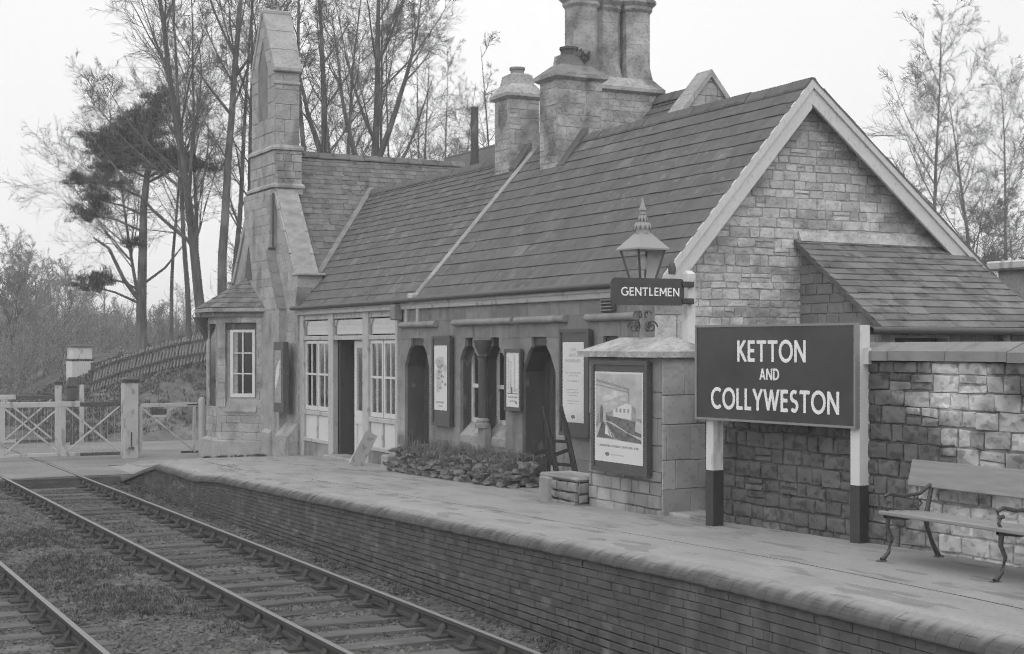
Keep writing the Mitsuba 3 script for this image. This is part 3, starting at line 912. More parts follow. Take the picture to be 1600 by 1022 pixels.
vz = [2.70, 3.4, 4.1, 4.8, RIDGE_Z - DZ]
mid_shape = Polygon([(-31.42, 0), (-25.15, 0), (-25.15, LV), (valley_x(vz[-1]), LV), (valley_x(4.8), along(4.85)), (valley_x(4.1), along(4.15)), (valley_x(3.4), along(3.45)), (-31.42, along(3.05))])
R2 = add(B, 'middle_roof', slab(mid_shape, mid_frame, -0.06, 0.0), 'mat_slate', uv=(0.2, 0.2))
pieces(R2, 'slate', slating(mid_shape, mid_frame, rng, (0.26, 0.13), (0.42, 0.22), 0.010, 0.016, ragged=0.012), 'mat_slate', rest='slating')
val = []
for za, zb_ in zip(np.linspace(3.1, 5.2, 7), np.linspace(3.45, 5.55, 7)):
    val.append(add(R2, 'valley_stone', beam((valley_x(za) + 0.02, E0 + (za - roof_front(E0)) / M1, za + 0.03), (valley_x(zb_) + 0.02, E0 + (zb_ - roof_front(E0)) / M1, zb_ + 0.03), 0.16, 0.05, b=0.01), 'mat_ashlar', uv=(0.9, 0.2)))


def ridge_run(parent, a, b, n, mat, spread=0.17, lift=0.03):
    a, b = np.asarray(a, float), np.asarray(b, float)
    t = (b - a) / np.linalg.norm(b - a)
    s = np.cross(t, Z)
    found = []
    r = np.random.default_rng(int(abs(a[0] * 10)) + n)
    for k in range(n):
        p, q = a + (b - a) * (k + 0.015) / n, a + (b - a) * (k + 0.985) / n
        dz = r.uniform(-0.008, 0.008)
        ring = [(-spread, -spread), (-spread * 0.95, -spread + 0.035), (-0.03, lift), (0.03, lift), (spread * 0.95, -spread + 0.035), (spread, -spread)]
        m = hull([e + s * o + Z * (h + dz) for e in (p, q) for o, h in ring])
        found.append((m, (r.random(), r.random() * 0.9)))
    pieces(parent, 'ridge_tile', found, mat)


ridge_run(R1, (-24.97, RIDGE_Y, RIDGE_Z + 0.02), (GX + 0.30, RIDGE_Y, RIDGE_Z + 0.02), 17, 'mat_slate', spread=0.14, lift=0.02)
ridge_run(R2, (-33.3, RIDGE_Y, RIDGE_Z + 0.03 - DZ), (-25.16, RIDGE_Y, RIDGE_Z + 0.03 - DZ), 16, 'mat_slate', spread=0.14, lift=0.02)

# parapet between the two roofs
PX = -25.06
pc = add(B, 'parapet', slab(band(((10.6, roof_front(10.6)), (RIDGE_Y, RIDGE_Z)), -0.03, 0.25), right(PX), -0.10, 0.10), 'mat_ashlar', uv=(0.5, 0.5))
for k in range(6):
    ya, yb = 10.52 + k * (RIDGE_Y - 10.62) / 6, 10.52 + (k + 0.985) * (RIDGE_Y - 10.62) / 6
    add(pc, 'coping_stone', slab(band(((ya, roof_front(ya) + 0.05), (yb, roof_front(yb) + 0.05)), 0.0, 0.06), right(PX), -0.10, 0.10), 'mat_pale', uv=(0.2, 0.2))
add(pc, 'kneeler', box(PX - 0.10, PX + 0.10, 10.50, 10.64, 2.72, 2.82, 0.02), 'mat_trim')
add(pc, 'lead_apron', slab(band(((10.62, roof_front(10.62) + 0.02), (11.9, roof_front(11.9) + 0.02)), 0.0, 0.03), right(PX + 0.11), 0.0, 0.2), 'mat_lead')

# ------------------------------------------------------------------ cross wing with its gable, bellcote and bay
WY = 10.65
wing_wall = Polygon([(-36.45, -1.2), (-31.6, -1.2), (-31.6, 3.35), (-33.05, 5.40), (-35.05, 5.40), (-36.45, 3.35)])
WW = add(B, 'wing_wall', join([slab(wing_wall, front(WY), -0.42, 0.0), slab(rect(WY + 0.4, 17.5, -1.2, 3.0), right(-31.62), -0.3, 0.0), slab(rect(-17.5, -WY - 0.4, -1.2, 3.0), left(-36.43), -0.3, 0.0)]), 'mat_mortar')
rng = np.random.default_rng(14)
pieces(WW, 'stone', masonry(wing_wall, front(WY), rng, (0.17, 0.26), (0.25, 0.6), 0.007, 0.006, 0.003, 0.003), 'mat_pale', rest='stonework')
breast = Polygon([(-36.0, -1.2), (-32.40, -1.2), (-32.40, 2.70), (-33.22, 4.05), (-33.10, 4.10), (-33.06, 5.38), (-35.04, 5.38), (-34.9, 4.05), (-35.7, 2.7), (-36.0, 2.6)])
BR = add(B, 'breast', slab(breast, front(WY - 0.16), -0.17, 0.0), 'mat_pale', uv=(0.2, 0.2), label='stone breast of the gable that carries the bellcote')
pieces(BR, 'stone', masonry(breast.intersection(sbox(-37, 2.7, -30, 6)), front(WY - 0.16), rng, (0.17, 0.26), (0.25, 0.6), 0.008, 0.010, 0.005, 0.002), 'mat_pale', rest='stonework')
for k in range(5):                                     # the weathered offset down the breast's edge
    t0, t1 = k / 5, (k + 0.97) / 5
    p0, p1 = np.array([-33.22, 4.05]), np.array([-32.40, 2.70])
    a, b = p0 + (p1 - p0) * t0, p0 + (p1 - p0) * t1
    add(BR, 'weathering_stone', hull([(q[0] + dx, y, q[1] + 0.0) for q in (a, b) for dx in (-0.12, 0.05) for y in (WY - 0.175, WY)]), 'mat_ashlar', uv=(0.5, 0.1))
for side in (1, -1):                                   # gable coping on both rakes
    for k in range(4):
        za, zb_ = 3.40 + k * 0.51, 3.40 + (k + 0.97) * 0.51
        xa, xb = WX + side * ((WZ - za) / WM + 0.26), WX + side * ((WZ - zb_) / WM + 0.26)
        add(WW, 'coping_stone', hull([(x - side * dx, y, z) for x, z in ((xa, za), (xb, zb_)) for dx in (0.0, 0.16) for y in (WY - 0.05, WY + 0.50)]), 'mat_pale', uv=(0.5 + 0.1 * k, 0.1))
    add(WW, 'kneeler', hull([(WX + side * x, y, z) for x, z in ((2.35, 2.75), (2.45, 2.75), (2.60, 3.15), (2.60, 3.42), (2.35, 3.44)) for y in (WY - 0.06, WY + 0.5)]), 'mat_pale', uv=(0.7, 0.2))
    add(WW, 'kneeler_cap', box(WX + side * 2.3, WX + side * 2.70, WY - 0.09, WY + 0.55, 3.40, 3.46, 0.015), 'mat_pale', uv=(0.9, 0.2))

wing_front = Frame((WX + 2.9, 0, WZ - WM * 2.9), Y, np.array([-1, 0, WM]) / math.hypot(1, WM))
LW = 2.9 * math.hypot(1, WM)
wing_shape = rect(WY + 0.35, 17.6, 0.55, LW)
R3 = add(B, 'wing_roof', slab(wing_shape, wing_front, -0.06, 0.0), 'mat_moss', uv=(0.2, 0.2))
pieces(R3, 'slate', slating(wing_shape, wing_front, rng, (0.20, 0.13), (0.30, 0.2), 0.012, 0.012, gap=0.006, ragged=0.022, slip=0.03), 'mat_moss', rest='slating')
add(B, 'wing_roof', slab(rect(-17.6, -(WY + 0.35), 0.4, LW), Frame((WX - 2.9, 0, WZ - WM * 2.9), -Y, np.array([1, 0, WM]) / math.hypot(1, WM)), -0.06, 0.0), 'mat_moss', uv=(0.2, 0.2))
ridge_run(R3, (WX, WY + 0.55, WZ + 0.06), (WX, 17.6, WZ + 0.03), 17, 'mat_moss', spread=0.12, lift=0.02)

BC = add(B, 'bellcote', join([box(-35.0, -33.06, WY - 0.04, WY + 0.62, 5.30, 5.46), box(-34.92, -33.10, WY - 0.02, WY + 0.60, 5.46, 6.31), box(-34.84, -33.16, WY, WY + 0.56, 6.31, 8.20),
                              hull([(x, y, z) for x, z in ((-34.84, 8.2), (-33.16, 8.2), (-34.12, 9.45), (-33.88, 9.45)) for y in (WY, WY + 0.56)])]), 'mat_pale', uv=(0.3, 0.3), label='tall stone bellcote over the wing gable')
rng = np.random.default_rng(17)
st = []
bell_hole = Polygon([(-34.36, 7.05), (-33.66, 7.05), (-33.66, 8.2), (-34.01, 8.85), (-34.36, 8.2)])
shaft_front = Polygon([(-34.84, 6.36), (-33.16, 6.36), (-33.16, 8.2), (-33.9, 9.4), (-34.1, 9.4), (-34.84, 8.2)]).difference(bell_hole.buffer(0.02))
st += masonry(shaft_front, front(WY), rng, (0.26, 0.36), (0.3, 0.6), 0.008, 0.03, 0.006, 0.002)
st += masonry(sbox(-34.92, 5.5, -33.10, 6.28), front(WY - 0.02), rng, (0.2, 0.3), (0.25, 0.5), 0.010, 0.02, 0.006, 0.002)
st += masonry(sbox(WY - 0.02, 5.5, WY + 0.60, 6.28), right(-33.10), rng, (0.14, 0.24), (0.16, 0.3), 0.014, 0.02, 0.006, 0.002)
st += masonry(sbox(WY, 6.36, WY + 0.56, 8.0), right(-33.16), rng, (0.28, 0.36), (0.28, 0.56), 0.008, 0.02, 0.006, 0.002)
pieces(BC, 'stone', st, 'mat_pale', rest='stonework')
add(BC, 'bell_opening', slab(bell_hole, front(WY + 0.001), 0.0, 0.004), 'mat_ashlar', uv=(0.2, 0.2), label='shallow arched bell recess')
for z, o in ((6.31, 0.06), (5.46, 0.09)):
    add(BC, 'string_course', hull([(-34.0 + sx * (0.86 + d + 0.03), y0, zz) for sx in (-1, 1) for d, zz in ((o, z - 0.02), (o, z + 0.03), (0.0, z + 0.10)) for y0 in (WY - 0.03 - d, WY + 0.6 + d * 0.6)]), 'mat_pale', uv=(0.7, 0.1))
for sx in (-1, 1):
    for k in range(3):
        za, zb_ = 8.14 + k * 0.46, 8.14 + (k + 0.98) * 0.46
        f = lambda z: -34.0 + sx * (0.92 - (z - 8.14) * 0.79 / 1.38)
        add(BC, 'gablet_coping', hull([(f(z) - sx * dx, y, z) for z in (za, zb_) for dx in (0.0, 0.13) for y in (WY - 0.05, WY + 0.60)]), 'mat_pale', uv=(0.4 + 0.2 * k, 0.1))
    add(BC, 'gablet_foot', box(-34.0 + sx * 0.78, -34.0 + sx * 0.95, WY - 0.05, WY + 0.60, 8.05, 8.16, 0.02), 'mat_pale', uv=(0.6, 0.1))
    add(BC, 'gablet_foot', box(-34.0 + sx * 0.78, -34.0 + sx * 0.89, WY - 0.03, WY + 0.58, 7.76, 7.84, 0.02), 'mat_pale', uv=(0.6, 0.1))
add(BC, 'saddle_stone', box(-34.16, -33.84, WY - 0.06, WY + 0.61, 9.46, 9.58, 0.03), 'mat_pale', uv=(0.6, 0.1))
add(B, 'rain_pipe', tube([(-33.02, WY - 0.10, 5.3), (-33.02, WY - 0.10, 4.1)], 0.022, 6), 'mat_iron')
add(B, 'gable_vent', slab(Polygon([(-34.95, 3.42), (-34.35, 3.42), (-34.62, 4.2)]), front(WY - 0.17), 0.0, 0.012), 'mat_black', label='small dark triangular vent over the bay')

# canted bay
BAY = [(-36.35, WY), (-35.5, 9.75), (-34.5, 9.75), (-33.65, WY)]
BAYK = add(B, 'bay', join([hull([(x, y, z) for x, y in BAY for z in (-1.2, 2.7)])]), 'mat_mortar', label='canted stone bay with a sash window facing along the platform')
rng = np.random.default_rng(19)
st = []
for i in range(3):
    (xa, ya), (xb, yb) = BAY[i], BAY[i + 1]
    ln = math.hypot(xb - xa, yb - ya)
    fr = Frame((xa, ya, 0), ((xb - xa) / ln, (yb - ya) / ln, 0), Z)
    area = sbox(0, -0.25, ln, 2.68)
    if i == 2:
        opening = sbox(0.20, 0.38, 0.98, 2.42)
        area = area.difference(opening)
        BF, BL = fr, ln
    if i == 1:
        area = area.difference(sbox(0.2, 0.5, ln - 0.2, 2.4))
        add(BAYK, 'window', slab(sbox(0.2, 0.5, ln - 0.2, 2.4), fr, 0.0, 0.004), 'mat_glass_dark')
    st += masonry(area, fr, rng, (0.16, 0.24), (0.22, 0.5), 0.005, 0.10 if i == 2 else 0.03, 0.003, 0.002)
    pl = slab(sbox(-0.06, -1.2, ln + 0.06, -0.28), fr, 0.0, 0.14)
    add(BAYK, 'plinth', pl, 'mat_pale', uv=(0.2, 0.2))
    add(BAYK, 'plinth_weathering', hull(list(fr.at([(-0.05, -0.28), (ln + 0.05, -0.28)], 0.14)) + list(fr.at([(-0.02, -0.2), (ln + 0.02, -0.2), (-0.02, -0.28), (ln + 0.02, -0.28)], 0.0))), 'mat_pale', uv=(0.4, 0.2))
    add(BAYK, 'eaves_stone', slab(sbox(-0.10, 2.56, ln + 0.10, 2.70), fr, 0.0, 0.16), 'mat_ashlar', uv=(0.3, 0.2))
pieces(BAYK, 'stone', st, 'mat_pale', rest='stonework')
WN = add(BAYK, 'window', slab(sbox(0.30, 0.72, 0.92, 2.26).difference(sbox(0.37, 0.81, 0.85, 2.20)), BF, 0.005, 0.055), 'mat_white', label='white sash window with six panes in the bay')
add(WN, 'pane', slab(sbox(0.37, 0.81, 0.85, 2.20), BF, 0.008, 0.012), 'mat_glass_dark')
add(WN, 'glazing_bar', slab(sbox(0.595, 0.81, 0.625, 2.20), BF, 0.013, 0.045), 'mat_white')
for z in (1.26, 1.73):
    add(WN, 'glazing_bar', slab(sbox(0.37, z - 0.015, 0.595, z + 0.015), BF, 0.013, 0.045), 'mat_white')
    add(WN, 'glazing_bar', slab(sbox(0.625, z - 0.015, 0.85, z + 0.015), BF, 0.013, 0.045), 'mat_white')
add(WN, 'blind', slab(sbox(0.37, 0.81, 0.47, 2.20), BF, 0.0125, 0.0128), 'mat_ink_mid')
add(WN, 'reveal', join([slab(sbox(0.20, 2.26, 0.98, 2.42), BF, 0.0, 0.03)]), 'mat_dirt_and_shade')  # dark strip over the window: shadow of the recess put in as colour
add(WN, 'sill', hull(list(BF.at([(0.20, 0.38), (0.98, 0.38), (0.20, 0.42), (0.98, 0.42)], 0.13)) + list(BF.at([(0.22, 0.72), (0.96, 0.72), (0.22, 0.38), (0.96, 0.38)], 0.02))), 'mat_ashlar', uv=(0.5, 0.2))
add(BAYK, 'corbel', hull([(-35.5 + dx, 9.75 - dy, z) for dx, dy, z in ((-0.05, 0.0, 1.95), (0.1, 0.0, 1.95), (-0.3, 0.28, 2.56), (0.12, 0.28, 2.56), (-0.3, 0.0, 2.56), (0.12, 0, 2.56))]), 'mat_dirt_and_shade')
eave = [(-36.6, WY - 0.15), (-35.62, 9.50), (-34.40, 9.50), (-33.42, WY - 0.15)]
apex = [(-35.1, WY - 0.14, 3.46), (-34.78, WY - 0.14, 3.46)]
BRF = add(BAYK, 'roof', hull([(x, y, z) for x, y in eave for z in (2.68, 2.75)] + apex), 'mat_moss', uv=(0.4, 0.3))
add(BAYK, 'roof_gutter', join([slab(sbox(0, 2.67, math.hypot(b[0] - a[0], b[1] - a[1]), 2.755), Frame((a[0], a[1], 0), np.append((np.array(b) - a) / math.hypot(b[0] - a[0], b[1] - a[1]), 0), Z), 0.0, 0.03) for a, b in zip(eave[:-1], eave[1:])]), 'mat_pale', uv=(0.1, 0.2))
ex, ey = np.array(eave[2]), np.array(eave[3])
for (p, q, ap) in ((eave[2], eave[3], apex[1]), (eave[1], eave[2], apex[1])):
    p3, q3, a3 = np.array([*p, 2.755]), np.array([*q, 2.755]), np.array(ap) + [0, 0, 0.012]
    u_ = (q3 - p3) / np.linalg.norm(q3 - p3)
    n_ = np.cross(u_, a3 - p3)
    n_ /= np.linalg.norm(n_)
    v_ = np.cross(n_, u_)
    w2 = np.array([[0, 0], [np.linalg.norm(q3 - p3), 0], [(a3 - p3) @ u_, (a3 - p3) @ v_]])
    pieces(BRF, 'slate', slating(Polygon(w2), Frame(p3, u_, v_), rng, (0.20, 0.15), (0.3, 0.24), 0.012, 0.016, ragged=0.015), 'mat_moss', rest='slating')
# low buttress and plinth at the foot of the gable
for x0, x1, d in ((-32.42, -31.55, 0.24), (-33.5, -32.9, 0.22)):
    add(WW, 'plinth_stone', hull([(x, y, z) for x in (x0, x1) for y, z in ((WY - d, -1.1), (WY - d, -0.05), (WY - 0.02, 0.22), (WY - 0.02, -1.1))]), 'mat_pale', uv=(0.3, 0.2))

# ------------------------------------------------------------------ chimneys


def chimney(name, label, x0, x1, y0, y1, z0, z1, seed, cap=0.08, holder=B):
    rng = np.random.default_rng(seed)
    c = add(holder, name, box(x0, x1, y0, y1, z0, z1), 'mat_mortar', label=label)
    st = []
    mix_rows = [(0.16, 0.30), (0.22, 0.5)]
    for fr, a, b in ((right(x1), y0, y1), (front(y0), x0, x1), (left(x0), -y1, -y0), (back(y1), -x1, -x0)):
        st += masonry(sbox(a, z0, b, z1), fr, rng, mix_rows[0], mix_rows[1], 0.012, 0.010, 0.004, 0.006, uneven=0.3)
    pieces(c, 'stone', st, 'mat_chimney', rest='stonework')
    return c


def tapered(c, nm, x0, x1, y0, y1, zs, uv=(0.4, 0.2), mat='mat_chimney'):
    """A moulded stone ring: zs = [(z, overhang), ...]."""
    return add(c, nm, hull([(x, y, z) for z, o in zs for x in (x0 - o, x1 + o) for y in (y0 - o, y1 + o)]), mat, uv=uv)


CA_ = chimney('chimney', 'square stone chimney next to the parapet, with a stepped top', -26.20, -25.57, 12.74, 13.36, 4.9, 6.55, 31)
tapered(CA_, 'cornice', -26.20, -25.57, 12.74, 13.36, [(6.50, 0.02), (6.55, 0.08), (6.61, 0.08)], (0.3, 0.2))
tapered(CA_, 'cornice_top', -26.20, -25.57, 12.74, 13.36, [(6.61, 0.075), (6.80, -0.06)], (0.5, 0.2))
tapered(CA_, 'cap', -26.15, -25.62, 12.79, 13.31, [(6.80, -0.02), (6.98, -0.05), (7.02, -0.12)], (0.5, 0.3))
add(CA_, 'pot', lathe([(0, 0), (0.13, 0), (0.13, 0.14), (0.15, 0.16), (0.15, 0.2), (0.1, 0.2), (0.1, 0.02)], (-25.88, 13.05, 6.94), 14), 'mat_ashlar', uv=(0.9, 0.3), smooth=40)
CB = chimney('chimney', 'broad stone chimney on the near roof, its cap broken and dark', -24.05, -23.40, 12.58, 13.46, 4.7, 6.58, 32)
tapered(CB, 'cornice', -24.05, -23.40, 12.58, 13.46, [(6.51, 0.02), (6.56, 0.09), (6.63, 0.09)], (0.1, 0.2))
tapered(CB, 'cornice_top', -24.05, -23.40, 12.58, 13.46, [(6.63, 0.08), (6.81, -0.14)], (0.2, 0.2), 'mat_ashlar')
tapered(CB, 'cap', -23.93, -23.52, 12.74, 13.28, [(6.80, -0.02), (6.99, -0.04)], (0.3, 0.3))
add(CB, 'pot', lathe([(0, 0), (0.15, 0), (0.15, 0.10), (0.17, 0.12), (0.17, 0.16), (0.1, 0.16), (0.1, 0.02)], (-23.72, 12.98, 6.98), 14), 'mat_dirt_and_shade', smooth=40)
rng = np.random.default_rng(2)
for k in range(9):                                    # broken crown
    p = np.array([-23.6 + rng.uniform(-0.06, 0.1), 13.14 + rng.uniform(-0.05, 0.2), 6.92 + rng.uniform(-0.02, 0.16)])
    add(CB, 'broken_stone', hull(p + rng.normal(size=(10, 3)) * 0.05), 'mat_dirt_and_shade')
add(CB, 'flashing', hull([(x, y, roof_front(y) + h) for x in (-23.41, -23.14) for y, h in ((12.56, 0.0), (12.56, 0.05), (13.05, 0.02), (13.05, 0.16))]), 'mat_lead')
add(CA_, 'flashing', hull([(x, y, roof_front(y) + h) for x in (-25.58, -25.28) for y, h in ((12.72, 0.0), (12.72, 0.04), (13.05, 0.02), (13.05, 0.14))]), 'mat_lead')
add(B, 'vent_stack', lathe([(0, 0), (0.17, 0), (0.15, 0.35), (0.085, 0.55), (0.075, 1.66), (0.06, 1.66), (0.06, 0.6)], (-28.62, 13.45, 5.15), 14), 'mat_dirt_and_shade', smooth=40, label='tall thin iron vent pipe behind the ridge')
add(B, 'vent_curb', box(-29.0, -28.4, 13.2, 13.7, 4.9, 5.42, 0.02), 'mat_dirt_and_shade')

# ------------------------------------------------------------------ the house behind, with its cluster of tall shafts
H = thing('stone_house', 'taller stone house behind the station with a coped gable and three joined chimney shafts', 'house')
HY, HZ, HM = 17.0, 7.0, 1.2
hw = Polygon([(HY - 3.4, -0.6), (HY + 3.4, -0.6), (HY + 3.4, HZ + 0.2 - HM * 3.4), (HY, HZ + 0.2), (HY - 3.4, HZ + 0.2 - HM * 3.4)])
GWH = add(H, 'gable_wall', slab(hw, right(-25.3), -0.4, 0.0), 'mat_mortar')
rng = np.random.default_rng(41)
pieces(GWH, 'stone', masonry(hw.intersection(sbox(10, 4.5, 24, 8)), right(-25.3), rng, (0.16, 0.28), (0.22, 0.5), 0.014, 0.024, 0.006, 0.004), 'mat_pale', rest='stonework')
for sy in (-1, 1):
    for k in range(8):
        a, b = k * 0.42, (k + 0.97) * 0.42
        add(GWH, 'coping_stone', hull([(x, HY + sy * t, HZ + 0.30 - HM * t + dz) for t in (a, b) for dz in (-0.11, 0.03) for x in (-25.75, -25.22)]), 'mat_pale', uv=(0.5, 0.2))
hf = Frame((0, HY - 3.5, HZ - HM * 3.5), X, np.array([0, 1, HM]) / math.hypot(1, HM))
HL = 3.5 * math.hypot(1, HM)
HR = add(H, 'roof', slab(sbox(-38.0, 0, -25.6, HL), hf, -0.08, 0.0), 'mat_slate', uv=(0.2, 0.2))
pieces(HR, 'slate', slating(sbox(-27.3, HL * 0.55, -25.65, HL), hf, rng, (0.2, 0.2), (0.3, 0.3), 0.012, 0.02), 'mat_slate', rest='slating')
add(H, 'roof', slab(sbox(25.6, 0, 38.0, HL), Frame((0, HY + 3.5, HZ - HM * 3.5), -X, np.array([0, -1, HM]) / math.hypot(1, HM)), -0.08, 0.0), 'mat_slate', uv=(0.2, 0.2))
ridge_run(HR, (-27.2, HY, HZ + 0.05), (-25.7, HY, HZ + 0.05), 4, 'mat_slate')
add(H, 'wall', box(-37.5, -25.7, HY - 3.3, HY + 3.3, -0.6, 2.85), 'mat_pale', uv=(0.4, 0.2))
CC = chimney('chimney', 'massive stone chimney base carrying three tall shafts', -28.1, -27.2, 15.05, 17.0, 4.5, 7.12, 33, holder=H)
tapered(CC, 'cornice', -28.1, -27.2, 15.05, 17.0, [(7.08, 0.02), (7.13, 0.11), (7.20, 0.11)], (0.3, 0.2))
tapered(CC, 'cornice_top', -28.1, -27.2, 15.05, 17.0, [(7.20, 0.10), (7.42, -0.08)], (0.4, 0.2))
add(CC, 'shaft_core', box(-27.95, -27.60, 15.30, 16.78, 7.2, 8.98), 'mat_dirt_and_shade')
for k, y in enumerate((15.40, 16.03, 16.66)):
    setback = 0.16 if k == 1 else 0.0

    def shaft(r, z0, z1, c=0.62):
        r_ = r * c
        return hull([(-27.62 - setback + sx * a, y + sy * b_, z) for sx in (-1, 1) for sy in (-1, 1) for a, b_ in ((r, r_), (r_, r)) for z in (z0, z1)])
    sh = add(CC, 'shaft', shaft(0.285, 7.6, 8.82), 'mat_chimney', uv=(0.15 + 0.3 * k, 0.2), label='chamfered stone shaft, the middle one set back' if k == 1 else None)
    add(CC, 'shaft_base', hull(list(shaft(0.285, 7.6, 7.72).vertices) + [(-27.62 - setback + sx * 0.31, y + sy * 0.31, 7.30) for sx in (-1, 1) for sy in (-1, 1)]), 'mat_chimney', uv=(0.3, 0.2))
    for zz in (7.88 + 0.05 * k, 8.22 - 0.04 * k, 8.55 + 0.03 * k):
        add(sh, 'joint', shaft(0.2862, zz, zz + 0.007), 'mat_ashlar', uv=(0.2, 0.2))
    for r0, r1, z0, z1, u_ in ((0.29, 0.33, 8.82, 8.88, 0.3), (0.33, 0.33, 8.88, 8.94, 0.6), (0.33, 0.40, 8.94, 9.02, 0.4), (0.40, 0.40, 9.02, 9.08, 0.7), (0.38, 0.25, 9.08, 9.26, 0.5)):
        add(CC, 'shaft_cap', hull(list(shaft(r0, z0, z0 + 0.001).vertices) + list(shaft(r1, z1 - 0.001, z1).vertices)), 'mat_chimney', uv=(u_, 0.2))

# ------------------------------------------------------------------ lean-to against the gable
LX0, LX1, LZ0, LZ1 = GX, -15.35, 3.36, 2.12
LT = add(B, 'lean_to', join([slab(Polygon([(LX0, -0.8), (LX1 - 0.2, -0.8), (LX1 - 0.2, LZ1 + 0.06), (LX0, LZ0 - 0.08)]), front(13.06), -0.25, 0.0), slab(rect(13.06, 16.2, -0.8, 2.10).difference(sbox(13.25, 1.72, 14.2, 2.0)), right(LX1 - 0.2), -0.25, 0.0)]), 'mat_mortar', label='small slated lean-to against the end gable')
rng = np.random.default_rng(51)
st = masonry(Polygon([(LX0, 1.2), (LX1 - 0.2, 1.2), (LX1 - 0.2, LZ1 + 0.04), (LX0, LZ0 - 0.10)]), front(13.06), rng, (0.11, 0.17), (0.18, 0.4), 0.016, 0.022, 0.008, 0.006)
st += masonry(sbox(13.06, 1.4, 16.2, 2.06).difference(sbox(13.22, 1.69, 14.23, 2.03)), right(LX1 - 0.2), rng, (0.12, 0.18), (0.2, 0.45), 0.014, 0.022, 0.008, 0.006)
pieces(LT, 'stone', st, 'mat_ashlar', rest='stonework')
add(LT, 'slot', slab(sbox(13.2, 1.6, 14.3, 2.04), right(LX1 - 0.42), 0.0, 0.01), 'mat_black', label='dark unglazed slot under the eaves')
lm = (LZ0 - LZ1) / (LX1 - LX0)
lroof = Frame((LX1, 0, LZ1), Y, np.array([-1, 0, lm]) / math.hypot(1, lm))
LLEN = (LX1 - LX0) * math.hypot(1, lm)
lshape = rect(12.93, 15.9, 0, LLEN - 0.02)
LR = add(LT, 'roof', slab(lshape, lroof, -0.05, 0.0), 'mat_slate', uv=(0.2, 0.2))
found = slating(lshape, lroof, rng, (0.17, 0.15), (0.40, 0.34), 0.012, 0.018, ragged=0.012, slip=0.03)
for i, (m, r) in enumerate(found):
    if i < 300:
        add(LR, 'slate', m, 'mat_moss', uv=r)
add(LT, 'gutter', tube([(LX1 + 0.05, 12.72, 2.09), (LX1 + 0.05, 15.9, 2.085)], 0.05, 8), 'mat_iron', smooth=50)
add(LT, 'fillet', hull([(LX0 + dx, y, z) for y, zo in ((13.0, 0), (15.8, -0.02)) for dx, z in ((0.0, LZ0 + 0.12 + zo), (0.03, LZ0 + 0.12 + zo), (0.10, LZ0 - 0.02 + zo), (0.0, LZ0 - 0.04 + zo))]), 'mat_rubble', uv=(0.4, 0.3), label='mortar fillet over the lean-to slates')
add(LT, 'rain_pipe', tube([(LX1 - 0.1, 15.12, 2.05), (LX1 - 0.1, 15.12, 0.0)], 0.055, 8), 'mat_ashlar', uv=(0.7, 0.2), smooth=50)
add(LT, 'pipe_collar', tube([(LX1 - 0.1, 15.12, 1.90), (LX1 - 0.1, 15.12, 1.97)], 0.072, 8), 'mat_ashlar', uv=(0.9, 0.2), smooth=50)

PWALL = thing('outbuilding', 'pale plain outbuilding wall with a flat coping beyond the end gable', 'outbuilding')
add(PWALL, 'wall', box(-20.1, -8.0, 19.5, 22.5, -0.6, 3.2), 'mat_pale', uv=(0.9, 0.2))
add(PWALL, 'coping', box(-20.25, -7.9, 19.35, 22.6, 3.2, 3.36, 0.03), 'mat_white')

# ------------------------------------------------------------------ boundary wall, pier and screen of the yard
WL = thing('stone_wall', 'soot-darkened stone boundary wall with a sloping coping behind the name board and bench', 'wall')
NW = 9.75
core = add(WL, 'core', box(-14.24, -4.0, NW, NW + 0.42, -0.4, 1.75), 'mat_sooty', uv=(0.0, 0.9))
rng = np.random.default_rng(61)
st = masonry(sbox(-14.24, -0.12, -4.0, 1.75), front(NW), rng, (0.125, 0.20), (0.15, 0.36), 0.015, 0.022, 0.009, 0.012, 0.012, uneven=0.10)
pieces(WL, 'stone', st, 'mat_sooty', rest='stonework')
u = -14.36
while u < -4.2:
    w = rng.uniform(0.75, 1.15)
    dz, dy = rng.uniform(-0.008, 0.008), rng.uniform(-0.008, 0.008)
    add(WL, 'coping_stone', hull([(x, y + dy, z + dz) for x in (u + 0.004, u + w - 0.004) for y, z in ((NW - 0.075, 1.755), (NW - 0.07, 1.845), (NW + 0.14, 1.93), (NW + 0.30, 1.93), (NW + 0.50, 1.84), (NW + 0.50, 1.755))]), 'mat_ashlar', uv=(0.4 + 0.6 * rng.random(), rng.random()))
    u += w

PIER = thing('stone_pier', 'broad stone pier with a hipped stone cap, carrying the railway poster and the lamp', 'pier')
PX0, PX1, PY0, PY1 = -16.90, -15.18, 9.56, 10.14
add(PIER, 'core', box(PX0, PX1, PY0, PY1, -0.5, 1.76), 'mat_ashlar', uv=(0.3, 0.4))
rng = np.random.default_rng(63)
st = masonry(sbox(PX0, -0.35, PX1, 0.42), front(PY0), rng, (0.15, 0.19), (0.16, 0.34), 0.014, 0.028, 0.009, 0.006)
st += masonry(sbox(PX0, 0.42, PX1, 1.76), front(PY0), rng, (0.2, 0.34), (0.4, 0.9), 0.008, 0.022, 0.006, 0.003)
pieces(PIER, 'stone', st, 'mat_ashlar', rest='stonework')
side = masonry(sbox(PY0 - 0.02, -0.4, PY1, 1.76), right(PX1), rng, (0.30, 0.46), (0.28, 0.58), 0.006, 0.016, 0.006, 0.008)
pieces(PIER, 'side_stone', side, 'mat_pale')
